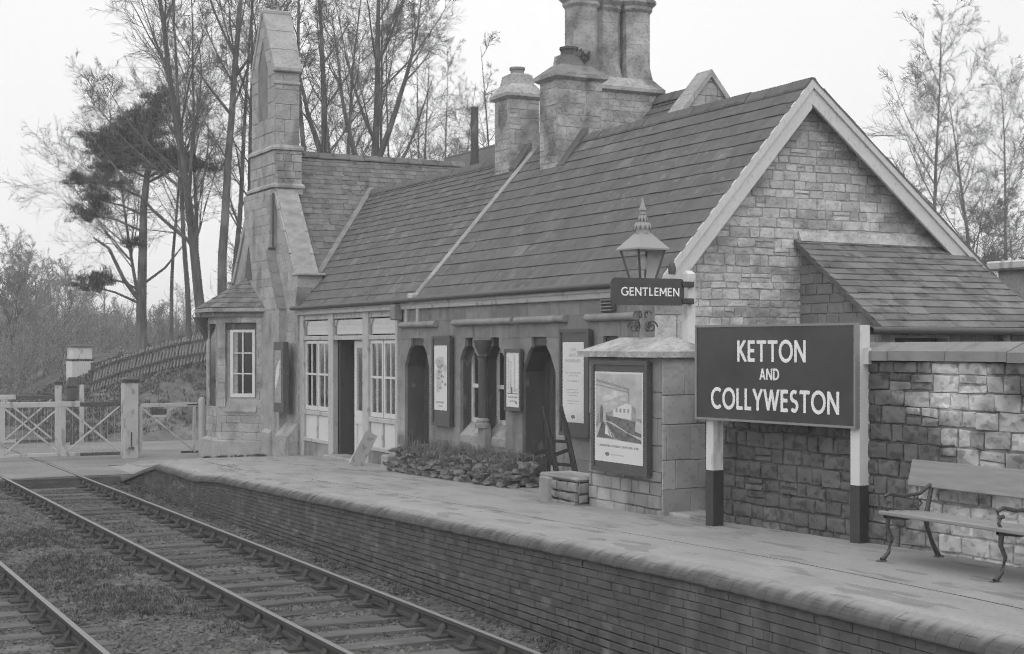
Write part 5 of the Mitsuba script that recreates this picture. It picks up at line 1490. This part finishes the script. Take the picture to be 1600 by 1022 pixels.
w_ok = meshkit.fbm(np.stack([wx * 0.8, wy * 0.8, 0 * wx], 1), 3, 9) > 0.50
wx, wy = wx[w_ok], np.minimum(wy[w_ok], 7.36)
m, uv = tufts(np.stack([wx, wy, bed_z(wx, wy)], 1), rng, 9, 0.06, 0.07, 0.004)
k = fresh('weeds')
scene[k] = mikit.ply(m, 'mat_plants', uv=uv * [0.45, 1])
labels[k] = {'label': 'dark weeds and dead grass between the tracks and along the platform foot', 'category': 'weeds', 'kind': 'stuff'}
# rough grass of the bank behind the crossing
n = 5000
gx0, gy0 = rng.uniform(-64, -46.5, n), rng.uniform(8.3, 19, n)
m, uv = tufts(np.stack([gx0, gy0, terrain(gx0, gy0)], 1), rng, 7, 0.13, 0.16, 0.012)
k = fresh('grass')
scene[k] = mikit.ply(m, 'mat_plants', uv=uv * [0.7, 1])
labels[k] = {'label': 'rough winter grass on the bank below the paling fence', 'category': 'grass', 'kind': 'stuff'}
# grass along the foot of the bay
n = 70
gx0, gy0 = rng.uniform(-34.6, -32.6, n), rng.uniform(9.5, 10.3, n)
gy0 = 9.42 + np.clip(gx0 + 34.4, 0, 1.0) * 0.8 + rng.uniform(-0.05, 0.06, n)
m, uv = tufts(np.stack([gx0, gy0, platform_z(gx0, gy0)], 1), rng, 14, 0.07, 0.07, 0.006)
k = fresh('grass')
scene[k] = mikit.ply(m, 'mat_plants', uv=uv * [0.8, 1])
labels[k] = {'label': 'dark tufts of grass at the foot of the bay', 'category': 'grass', 'kind': 'stuff'}

# ------------------------------------------------------------------ crossing gates


def gate(label, x, y_hinge, y_end, n_bays, seed, z0=-0.82, z1=0.52):
    """A white field-gate of squared bars with crossed braces and wire below, swung across the line."""
    g = thing('crossing_gate', label, 'gate', 'level crossing gates')
    d = 1 if y_end > y_hinge else -1
    ln = abs(y_end - y_hinge)
    yy = lambda t: y_hinge + d * t
    dark = 1.0
    for z, h in ((z1 - 0.06, 0.13), (z0 + 0.05, 0.09)):
        add(g, 'rail', beam((x, yy(dark), z), (x, yy(ln), z), 0.075, h, b=0.008), 'mat_gate')
        add(g, 'rail_end', beam((x, yy(0.02), z - 0.01), (x, yy(dark - 0.004), z - 0.01), 0.07, h * 0.85, b=0.008), 'mat_dark_trim', label='dark hinge end of the rail')
    for k in range(1, n_bays + 1):
        t = ln * k / n_bays
        add(g, 'upright', beam((x, yy(t - 0.05), z0), (x, yy(t - 0.05), z1 - 0.12), 0.06, 0.10, up=Y), 'mat_gate')
    for k in range(n_bays):
        a, b = ln * k / n_bays + 0.04, ln * (k + 1) / n_bays - 0.1
        add(g, 'brace', beam((x - 0.012, yy(a), z0 + 0.1), (x - 0.012, yy(b), z1 - 0.13), 0.05, 0.065, up=X), 'mat_gate')
        add(g, 'brace', beam((x + 0.022, yy(a), z1 - 0.13), (x + 0.022, yy(b), z0 + 0.1), 0.03, 0.065, up=X), 'mat_gate')
    wires = [tube([(x, yy(t), z0 + 0.02), (x, yy(t), z1 - 0.14)], 0.0035, 4) for t in np.arange(0.15, ln, 0.17)]
    stuff_part(g, 'wire', join(wires), None, 'mat_gate')
    return g


gate('white crossing gate hung on the broad capped post, nearest the platform', -38.6, 8.40, 2.6, 4, 1)
gate('white crossing gate standing behind the nearer one', -44.6, 7.80, 2.2, 4, 2)


def gate_post(label, x, y, w, z1, cap=True, z0=-1.1):
    k = thing('gate_post', label, 'post')
    add(k, 'post', box(x - w / 2, x + w / 2, y - w / 2, y + w / 2, z0, z1, 0.012), 'mat_gate')
    if cap:
        add(k, 'cap', hull([(x + sx * a, y + sy * a, z) for sx in (-1, 1) for sy in (-1, 1) for a, z in ((w / 2 + 0.03, z1 + 0.002), (w / 2 + 0.03, z1 + 0.08), (0.05, z1 + 0.15))]), 'mat_black')
    return k


gp = gate_post('broad white gate post with dark cap, beside the end of the platform ramp', -38.6, 8.62, 0.36, 0.98)
add(gp, 'latch', lathe([(0, 0), (0.07, 0), (0.07, 0.03), (0, 0.03)], (-38.41, 8.62, -0.66), 12), 'mat_iron', smooth=40)
add(gp, 'rod', tube([(-38.40, 8.62, -0.66), (-38.40, 8.62, -0.25)], 0.015, 6), 'mat_iron')
gate_post('white gate post with dark cap behind the nearer gate', -44.6, 7.95, 0.17, 0.80)
gate_post('slim white post at the far side of the crossing', -46.4, 8.95, 0.12, 0.74, False)
WG = thing('wicket_gate', 'small white wicket gate between the broad post and the bay', 'gate')
wx = -38.55
add(WG, 'rail', beam((wx, 8.86, 0.40), (wx, 10.32, 0.40), 0.06, 0.10, b=0.006), 'mat_gate')
add(WG, 'upright', beam((wx, 8.88, -0.80), (wx, 8.88, 0.36), 0.06, 0.08, up=Y), 'mat_gate')
add(WG, 'upright', beam((wx, 10.24, -0.80), (wx, 10.24, 0.36), 0.06, 0.07, up=Y), 'mat_gate')
add(WG, 'brace', beam((wx, 8.92, 0.32), (wx, 10.22, -0.76), 0.04, 0.075, up=X), 'mat_gate')
add(WG, 'bottom_rail', beam((wx, 9.9, -0.80), (wx, 10.36, -0.80), 0.05, 0.05), 'mat_black')
add(WG, 'hinge', beam((wx, 10.05, 0.40), (wx, 10.45, 0.40), 0.07, 0.035), 'mat_black')
pl = add(WG, 'plate', box(wx + 0.04, wx + 0.06, 9.15, 9.52, 0.16, 0.30), 'mat_dark_trim', label='small dark enamel plate with a pale lower edge')
add(pl, 'plate_edge', box(wx + 0.045, wx + 0.062, 9.17, 9.50, 0.10, 0.158), 'mat_gate')
k = thing('wicket_post', 'round-topped white post of the wicket gate', 'post')
add(k, 'post', lathe([(0, -1.1), (0.085, -1.1), (0.085, 0.50), (0.06, 0.57), (0, 0.59)], (-38.5, 10.42, 0), 14), 'mat_gate', smooth=40)
k = thing('wicket_post', 'tall white post close against the bay', 'post')
add(k, 'post', box(-37.35, -37.23, 10.28, 10.40, -1.1, 0.85, 0.01), 'mat_gate')
CL = thing('crossing_lamp', 'dark hooded lamp on the post behind the gates', 'lamp')
add(CL, 'hood', hull([(x, y, z) for x, y, z in ((-44.75, 8.16, 0.74), (-44.45, 8.16, 0.74), (-44.75, 8.52, 0.74), (-44.45, 8.52, 0.74), (-44.66, 8.24, 1.0), (-44.54, 8.24, 1.0), (-44.66, 8.44, 1.0), (-44.54, 8.44, 1.0))]), 'mat_black')
add(CL, 'body', box(-44.72, -44.48, 8.20, 8.48, 0.35, 0.735, 0.02), 'mat_dark_trim')
add(CL, 'stand', box(-44.66, -44.54, 8.28, 8.40, -1.1, 0.35), 'mat_dark_trim')

HUT = thing('lineside_cabin', 'small pale boarded cabin with a darker band, standing in front of the bushes', 'cabin')
hx, hy = -62.1, 11.9
hz = float(terrain(hx, hy))
add(HUT, 'wall', box(hx - 0.6, hx + 0.6, hy - 0.42, hy + 0.42, hz - 0.4, 1.30, 0.02), 'mat_cream')
add(HUT, 'band', box(hx - 0.62, hx + 0.62, hy - 0.44, hy + 0.44, 1.302, 1.36), 'mat_dark_trim')
add(HUT, 'upper_wall', box(hx - 0.58, hx + 0.58, hy - 0.38, hy + 0.38, 1.362, 1.85, 0.02), 'mat_white')
add(HUT, 'roof', hull([(hx + sx * a, hy + sy * b_, z) for sx in (-1, 1) for sy in (-1, 1) for a, b_, z in ((0.68, 0.46, 1.852), (0.68, 0.46, 1.88), (0.5, 0.1, 1.98))]), 'mat_lead')

FN = thing('paling_fence', 'long fence of leaning palings climbing the bank behind the wicket gate', 'fence')
fa, fb = np.array([-55.5, 11.0]), np.array([-47.6, 14.2])
npal = 46
t_f = (fb - fa) / np.linalg.norm(fb - fa)
found, rng = [], np.random.default_rng(83)
for k in range(npal):
    p = fa + (fb - fa) * (k + 0.5) / npal
    z = float(terrain(*p)) + 0.05
    h = rng.uniform(0.80, 0.92)
    lean = 0.38 + rng.normal(0, 0.04)
    q = p + t_f * lean * h
    found.append((beam((p[0], p[1], z), (q[0], q[1], z + h + 0.19 * lean), 0.03, 0.07, up=np.append(t_f, 0)), (rng.random(), 0.5)))
pieces(FN, 'paling', found, 'mat_wood')
for zr in (0.25, 0.68):
    for k in range(5):
        a, b = fa + (fb - fa) * k / 5, fa + (fb - fa) * (k + 1) / 5
        o = np.array([0.025, -0.06])
        add(FN, 'rail', beam((*(a + o), float(terrain(*a)) + zr + 0.1), (*(b + o), float(terrain(*b)) + zr + 0.1), 0.04, 0.07), 'mat_sleeper', uv=(0.1, 0.4))
for k in range(6):
    a = fa + (fb - fa) * k / 5 + np.array([-0.03, 0.09])
    add(FN, 'post', box(a[0] - 0.06, a[0] + 0.06, a[1] - 0.06, a[1] + 0.06, float(terrain(*a)) - 0.2, float(terrain(*a)) + 1.05), 'mat_sleeper', uv=(0.1, 0.4))

# ------------------------------------------------------------------ bare winter trees


def limbs(rng, P0, D0, L0, R0, k, wander, up, taper=0.75):
    """All the branches of one order: start points, directions, lengths, radii -> polylines and radii."""
    n = len(P0)
    pts = [P0]
    d = D0.copy()
    for s in range(k):
        d = d + rng.normal(size=(n, 3)) * wander
        d[:, 2] += up
        d /= np.linalg.norm(d, axis=1, keepdims=True)
        pts.append(pts[-1] + d * (L0 / k)[:, None])
    P = np.stack(pts, 1)
    t = np.linspace(0, 1, k + 1)
    return P, R0[:, None] * (1 - taper * t[None, :])


def shoots(rng, P, R, L, per, lo, hi, ang, ratio, rmin):
    """Children on the branches P: (start, direction, length, radius)."""
    n, k, _ = P.shape
    t = np.sort(rng.uniform(lo, hi, (n, per)), axis=1)
    x = t * (k - 1)
    i = np.clip(x.astype(int), 0, k - 2)
    w = (x - i)[..., None]
    rows = np.arange(n)[:, None]
    a, b = P[rows, i], P[rows, i + 1]
    tang = b - a
    tang /= np.linalg.norm(tang, axis=2, keepdims=True) + 1e-12
    rnd = rng.normal(size=(n, per, 3))
    side = rnd - (rnd * tang).sum(2, keepdims=True) * tang
    side /= np.linalg.norm(side, axis=2, keepdims=True) + 1e-12
    th = np.radians(rng.uniform(*ang, (n, per)))[..., None]
    d = tang * np.cos(th) + side * np.sin(th)
    ln = L[:, None] * ratio * (1.15 - 0.75 * (t - lo) / max(hi - lo, 1e-6)) * rng.uniform(0.6, 1.25, (n, per))
    r = np.maximum(rmin, np.take_along_axis(R, i, 1) * rng.uniform(0.30, 0.52, (n, per)))
    return (a + (b - a) * w).reshape(-1, 3), d.reshape(-1, 3), ln.ravel(), r.ravel()


def bare_tree(name, label, x, y, h, r, seed, lean=(0, 0), crown=0.35, spread=0.30, first=18, orders=(7, 7, 4), group=None, fork=0, up=0.05, twig=0.009, cat='tree'):
    rng = np.random.default_rng(seed)
    base = np.array([[x, y, float(terrain(x, y)) - 0.1]])
    k = thing(name, label, cat, group)
    d0 = np.array([[lean[0], lean[1], 1.0]])
    d0 /= np.linalg.norm(d0)
    r = r * 0.78
    P, R = limbs(rng, base, d0, np.array([h]), np.array([r]), 16, 0.025, 0.012, 0.93)
    R[:, 0] *= 1.25
    solid = [tubes(P, R, 9)]
    fine = []
    stems_P, stems_R, stems_L = [P], [R], [np.array([h])]
    if fork:
        s, d, ln, rr = shoots(rng, P, R, np.array([h]), fork, 0.22, 0.5, (16, 30), 0.75, 0.03)
        rr = np.maximum(rr, r * 0.55)
        P2, R2 = limbs(rng, s, d, ln, rr, 14, 0.05, 0.05, 0.92)
        solid.append(tubes(P2, R2, 7))
        stems_P.append(P2)
        stems_R.append(R2)
        stems_L.append(ln)
    S = [shoots(rng, P_, R_, L_ * spread / (1 if i == 0 else 0.8), first if i == 0 else max(6, first // 2), crown if i == 0 else 0.25, 0.985, (26, 52), 1.0, 0.015) for i, (P_, R_, L_) in enumerate(zip(stems_P, stems_R, stems_L))]
    s, d, ln, rr = (np.concatenate([q[j] for q in S]) for j in range(4))
    for o, per in enumerate(orders):
        P1, R1_ = limbs(rng, s, d, ln, rr, (9, 6, 4)[min(o, 2)], (0.045, 0.06, 0.08)[min(o, 2)], up * (1.0 if o == 0 else 0.1), 0.85)
        (solid if o == 0 else fine).append(tubes(P1, R1_, (6, 4, 3)[min(o, 2)]))
        s, d, ln, rr = shoots(rng, P1, R1_, ln, per, 0.10, 1.0, ((26, 58), (24, 52), (18, 42))[min(o, 2)], (0.46, 0.54, 0.9)[min(o, 2)], twig)
    P1, R1_ = limbs(rng, s, d, ln, np.full(len(s), twig * 0.72), 2, 0.06, -0.01, 0.4)
    fine.append(tubes(P1, R1_, 3))
    add(k, 'trunk', join(solid), 'mat_bark')
    add(k, 'crown', join(fine), 'mat_far_twig' if cat == 'bush' else 'mat_twig', label='bare spreading twigs')
    return k


def spot(px, depth):
    """A place on the map: so many metres away, in the direction of this column of the print."""
    q = FWD * depth + RIGHT * ((px - 800) / FOCAL * depth)
    return float(q[0]), float(q[1])


TREES = [  # (column, distance, height, radius, seed, lean, crown from, spread, first limbs, orders, forks, label)
    (324, 56, 19, 0.26, 101, -0.085, 0.20, 0.37, 26, (8, 6, 4), 0, 'tall bare tree left of the bellcote with wide drooping limbs, first of the close pair'),
    (348, 55, 20, 0.25, 102, -0.055, 0.30, 0.28, 20, (7, 6, 4), 0, 'tall bare tree left of the bellcote, the second of the close pair'),
    (297, 58, 15, 0.15, 103, -0.02, 0.36, 0.24, 16, (7, 6, 4), 0, 'slender bare tree with a straight pale stem between pine and close pair'),
    (268, 60, 13, 0.11, 104, -0.02, 0.36, 0.22, 14, (6, 6, 4), 0, 'very thin bare sapling just right of the pine'),
    (360, 59, 17, 0.17, 105, 0.02, 0.28, 0.22, 18, (7, 6, 4), 0, 'bare tree directly behind the left edge of the bellcote'),
    (384, 62, 18, 0.17, 106, 0.01, 0.28, 0.22, 16, (7, 6, 4), 0, 'bare tree rising behind the bellcote'),
    (310, 68, 18, 0.16, 108, -0.04, 0.22, 0.26, 20, (7, 6, 4), 0, 'bare tree standing a little behind the close pair'),
    (400, 70, 19, 0.17, 109, 0.0, 0.22, 0.24, 16, (6, 5, 4), 0, 'straight bare tree hidden behind the bellcote except for its crown'),
    (232, 66, 11.5, 0.13, 107, -0.14, 0.22, 0.46, 24, (8, 6, 4), 0, 'bare tree just behind the pine, its twigs hanging low to the left'),
]
for i, (px, dep, h, r, sd, lean, cr, sp, fi, od, fk, lab) in enumerate(TREES):
    x, y = spot(px, dep)
    bare_tree('bare_tree', lab, x, y, h, r, sd, (RIGHT[0] * lean, RIGHT[1] * lean), cr, sp, fi, od, None, fk)
for px, dep, h, r, sd, lean, cr, sp, fi, od, fk, lab in [
    (487, 58, 17, 0.22, 111, (0.01, -0.03), 0.30, 0.26, 16, (6, 5, 4), 1, 'bare tree just right of the bellcote, leaning left'),
    (512, 61, 18, 0.30, 112, (0.0, 0.0), 0.28, 0.26, 18, (6, 6, 4), 1, 'stout bare tree second from the bellcote, behind the wing roof'),
    (535, 66, 18, 0.17, 113, (0.0, 0.01), 0.34, 0.20, 16, (7, 6, 4), 0, 'slim bare tree third from the bellcote, behind the wing roof'),
    (572, 57, 17, 0.32, 114, (0.0, 0.03), 0.34, 0.36, 16, (7, 6, 4), 2, 'big forked bare tree with long limbs sweeping right above the wing roof'),
    (615, 72, 17, 0.13, 115, (0.0, 0.02), 0.32, 0.24, 14, (7, 6, 4), 0, 'thin bare tree behind the middle of the wing ridge'),
    (640, 70, 15, 0.14, 116, (0.03, 0.10), 0.30, 0.26, 13, (6, 5, 4), 1, 'thin bare tree leaning right behind the wing ridge'),
    (685, 74, 14, 0.15, 117, (0.0, 0.0), 0.30, 0.28, 13, (6, 5, 4), 1, 'small bare tree behind the far end of the wing ridge'),
    (716, 78, 14, 0.14, 118, (0.0, 0.05), 0.30, 0.28, 13, (6, 5, 4), 1, 'small bare tree left of the tall vent pipe'),
    (455, 68, 19, 0.16, 126, (0.0, 0.0), 0.22, 0.22, 16, (6, 5, 4), 0, 'straight bare tree half hidden by the right side of the bellcote'),
    (548, 74, 20, 0.17, 127, (0.0, 0.0), 0.22, 0.22, 16, (6, 5, 4), 0, 'straight slim bare tree just left of the big forked tree'),
    (592, 68, 18, 0.15, 128, (0.0, -0.02), 0.22, 0.24, 16, (6, 5, 4), 0, 'straight slim bare tree just right of the big forked tree'),
    (655, 82, 17, 0.15, 129, (0.0, 0.02), 0.22, 0.26, 16, (6, 5, 4), 0, 'bare tree rising behind the leaning one over the wing ridge'),
    (735, 86, 14, 0.13, 130, (0.0, 0.0), 0.22, 0.28, 16, (6, 5, 4), 0, 'small bare tree right behind the tall vent pipe'),
    (768, 60, 12.5, 0.13, 119, (0.0, -0.01), 0.35, 0.24, 13, (6, 5, 4), 1, 'bare tree between the tall vent pipe and the chimneys'),
    (1452, 76, 16.5, 0.20, 120, (0.0, 0.0), 0.22, 0.36, 22, (7, 6, 3), 0, 'tall upright bare tree right of the near gable'),
    (1518, 92, 16.5, 0.20, 121, (0.0, 0.0), 0.20, 0.36, 22, (7, 6, 3), 0, 'bare tree in the middle of the group right of the gable'),
    (1577, 98, 17.5, 0.20, 122, (0.0, 0.0), 0.20, 0.36, 22, (7, 6, 3), 0, 'bare tree at the right edge of the picture'),
    (1410, 90, 9.5, 0.10, 123, (0.0, 0.0), 0.15, 0.36, 18, (7, 6, 4), 1, 'low bushy bare tree just above the right slope of the gable'),
    (1545, 84, 8.0, 0.09, 124, (0.0, 0.0), 0.10, 0.40, 18, (7, 6, 4), 1, 'low bare thorn tree above the pale outbuilding'),
    (1600, 82, 8.5, 0.09, 125, (0.0, 0.0), 0.10, 0.40, 18, (7, 6, 4), 1, 'low bare thorn tree at the right edge behind the outbuilding'),
]:
    x, y = spot(px, dep)
    bare_tree('bare_tree', lab, x, y, h, r, sd, lean, cr, sp, fi, od, None, fk, twig=0.0125 if px > 1300 else 0.009)
for px, dep, h, sd, lab in [(15, 74, 7.2, 131, 'leafless bush at the left edge behind the gates'), (58, 80, 7.6, 132, 'leafless bush second from the left edge'), (100, 88, 6.6, 133, 'leafless bush left of the pine'),
                            (130, 104, 6.2, 134, 'far leafless bush below the pine'), (178, 112, 5.0, 135, 'far low leafless bush behind the pine trunk'), (36, 100, 9.0, 136, 'taller leafless bush at the back, near the left edge'), (252, 116, 4.6, 137, 'far low bush right of the pine trunk')]:
    x, y = spot(px, dep)
    bare_tree('leafless_bush', lab, x, y, h * 0.72, 0.07, sd, (0, 0), 0.06, 0.44, 16, (5, 5, 2), None, 3, 0.06, 0.016, 'bush')

# the pine with its flat dark plates of needles
rng = np.random.default_rng(141)
x, y = spot(222, 60)
PN = thing('pine_tree', 'tall pine with flat dark plates of needles left of the bare trees', 'pine')
zb_ = float(terrain(x, y)) - 0.1
trunk = np.array([[x, y, zb_], [x + 0.02, y - 0.03, zb_ + 2], [x, y + 0.02, zb_ + 4], [x + 0.05, y + 0.05, zb_ + 6], [x - 0.05, y + 0.25, zb_ + 7.6], [x, y + 0.45, zb_ + 9.2], [x, y + 0.6, zb_ + 10.2]])
wood = [tube(trunk, [0.24, 0.20, 0.17, 0.14, 0.11, 0.07, 0.03], 9)]
wood.append(tube(np.array([trunk[1] + [0, 0, 0.2], trunk[1] + [0.1, -0.7, 1.1], trunk[1] + [0.2, -1.3, 2.3], trunk[1] + [0.2, -1.9, 2.7]]), [0.09, 0.08, 0.06, 0.03], 7))
wood.append(tube(np.array([trunk[1] + [0, 0, 0.9], trunk[1] + [0.1, 0.9, 1.6], trunk[1] + [0.1, 1.7, 2.6]]), [0.06, 0.05, 0.02], 6))
# the needle plates: across (towards the picture's right), height above the ground, half width, half height
plates = [(-1.0, 8.7, 1.5, 0.55), (0.1, 9.5, 1.0, 0.55), (0.7, 10.1, 0.75, 0.4), (-0.3, 8.1, 1.9, 0.6), (1.0, 7.7, 1.6, 0.45), (2.0, 7.6, 1.3, 0.28), (-1.7, 6.9, 1.3, 0.38), (-2.0, 5.7, 0.9, 0.33), (-1.1, 7.5, 1.0, 0.45),
          (-2.1, 2.9, 0.65, 0.35), (-1.5, 3.2, 0.5, 0.3), (-0.35, 4.5, 0.5, 0.18), (0.0, 8.9, 1.3, 0.6), (-0.9, 8.2, 1.3, 0.5), (0.3, 7.9, 1.2, 0.4), (1.6, 7.65, 1.0, 0.35), (-1.6, 6.2, 0.8, 0.3)]
nb, nuv = [], []
rgt = RIGHT
for px_, hz_, hw_, hh_ in plates:
    c = np.array([x, y, zb_ + hz_]) + rgt * px_
    tz = np.interp(max(0.3, hz_ - 0.35 * abs(px_)), [0, 2, 4, 6, 7.6, 9.2, 10.2], [0, 1, 2, 3, 4, 5, 6])
    i0 = int(min(tz, 5))
    st_ = trunk[i0] + (trunk[min(i0 + 1, 6)] - trunk[i0]) * (tz - i0)
    wood.append(tube(np.array([st_, (st_ + c) / 2 + [0, 0, 0.1], c]), [0.06, 0.045, 0.02], 6))
    ncl = int(88 * hw_ * (hh_ + 0.35))
    u3 = rng.normal(size=(ncl, 3))
    u3 *= (rng.random(ncl) ** 0.4 * np.where(rng.random(ncl) < 0.12, 1.35, 1.0) / np.linalg.norm(u3, axis=1))[:, None]
    lump = c + rgt * (u3[:, :1] * hw_) + FWD * (u3[:, 1:2] * hw_ * 0.8) + Z * (u3[:, 2:] * hh_ * 0.9 + 0.12 * np.sin(u3[:, :1] * 7))
    tw = np.stack([c + (lump - c) * 0.15, (c + lump) / 2 + [0, 0, 0.04], lump], 1)
    wood.append(tubes(tw, np.tile([0.014, 0.01, 0.006], (ncl, 1)), 3))
    m, uv = tufts(lump, rng, 26, 0.21, 0.27, 0.010)
    v3 = m[0]
    nb.append((v3, m[1]))
    nuv.append(uv)
add(PN, 'trunk', join(wood), 'mat_bark')
k = f'{PN}__needles'
scene[k] = mikit.ply(join(nb), 'mat_needles', uv=np.vstack(nuv) * [0.5, 1])
labels[k] = {'label': 'dense dark needles in flat plates'}

# undergrowth in front of the far wood
rng = np.random.default_rng(161)
n = 900
col, dep = rng.uniform(-140, 345, n), rng.uniform(62, 118, n)
col = np.where((dep < 72) & (col > 60), col - 200, col)
q = FWD * dep[:, None] + RIGHT * ((col - 800) / FOCAL * dep)[:, None]
base = np.stack([q[:, 0], q[:, 1], terrain(q[:, 0], q[:, 1]) - 0.05], 1)
hh = rng.uniform(1.4, 3.0, n) * np.where(dep < 72, 0.6, 1.0) * np.interp(col, [-140, 60, 150, 345], [1.5, 1.4, 0.9, 0.7])
d = np.stack([rng.normal(0, 0.22, n), rng.normal(0, 0.22, n), np.ones(n)], 1)
P, R = limbs(rng, base, d, hh, rng.uniform(0.018, 0.04, n), 4, 0.09, 0.02, 0.8)
bits = [tubes(P, R, 3)]
s, d, ln, rr = shoots(rng, P, R, hh * 0.45, 9, 0.05, 1.0, (18, 45), 1.0, 0.014)
P, R = limbs(rng, s, d, ln, rr, 2, 0.10, 0.03, 0.6)
bits.append(tubes(P, R, 3))
s, d, ln, rr = shoots(rng, P, R, ln, 3, 0.2, 1.0, (18, 45), 0.6, 0.014)
P, R = limbs(rng, s, d, ln, rr, 1, 0.10, 0.03, 0.5)
bits.append(tubes(P, R, 3))
k = fresh('undergrowth')
scene[k] = mikit.ply(join(bits), 'mat_far_twig')
labels[k] = {'label': 'tangled leafless undergrowth beyond the crossing', 'category': 'undergrowth', 'kind': 'stuff'}

# the far wood behind everything, one grey mass
rng = np.random.default_rng(151)
trunks, twigs = [], []
n = 200
ang_px = rng.uniform(-900, 2400, n)
dep = rng.uniform(125, 210, n)
q = FWD * dep[:, None] + RIGHT * ((ang_px - 800) / FOCAL * dep)[:, None]
base = np.stack([q[:, 0], q[:, 1], terrain(q[:, 0], q[:, 1])], 1)
hh = rng.uniform(4.0, 9.5, n) * np.where((ang_px > 350) & (ang_px < 1350), 1.2, 1.0)
P, R = limbs(rng, base, np.tile([0, 0, 1.0], (n, 1)), hh, rng.uniform(0.08, 0.16, n), 6, 0.06, 0.02, 0.9)
trunks.append(tubes(P, R, 5))
s, d, ln, rr = shoots(rng, P, R, hh * 0.42, 13, 0.08, 1.0, (25, 60), 1.0, 0.02)
P, R = limbs(rng, s, d, ln, rr, 3, 0.12, 0.06, 0.8)
trunks.append(tubes(P, R, 3))
s, d, ln, rr = shoots(rng, P, R, ln, 7, 0.1, 1.0, (25, 60), 0.62, 0.03)
P, R = limbs(rng, s, d, ln, rr, 1, 0.12, 0.05, 0.6)
trunks.append(tubes(P, R, 3))
k = fresh('far_wood')
scene[k] = mikit.ply(join(trunks), 'mat_far_twig')
labels[k] = {'label': 'leafless woodland far behind, one grey mass in the haze', 'category': 'woodland', 'kind': 'stuff'}

# ------------------------------------------------------------------ the air
scene['haze'] = {'type': 'cube', 'to_world': T().translate([-300.0, 300.0, 13.0]).scale([1300.0, 1300.0, 17.0]), 'bsdf': {'type': 'null'}, 'interior': {'type': 'ref', 'id': 'haze_air'}}
labels['haze'] = {'label': 'thin winter haze over the whole place', 'category': 'haze', 'kind': 'stuff'}
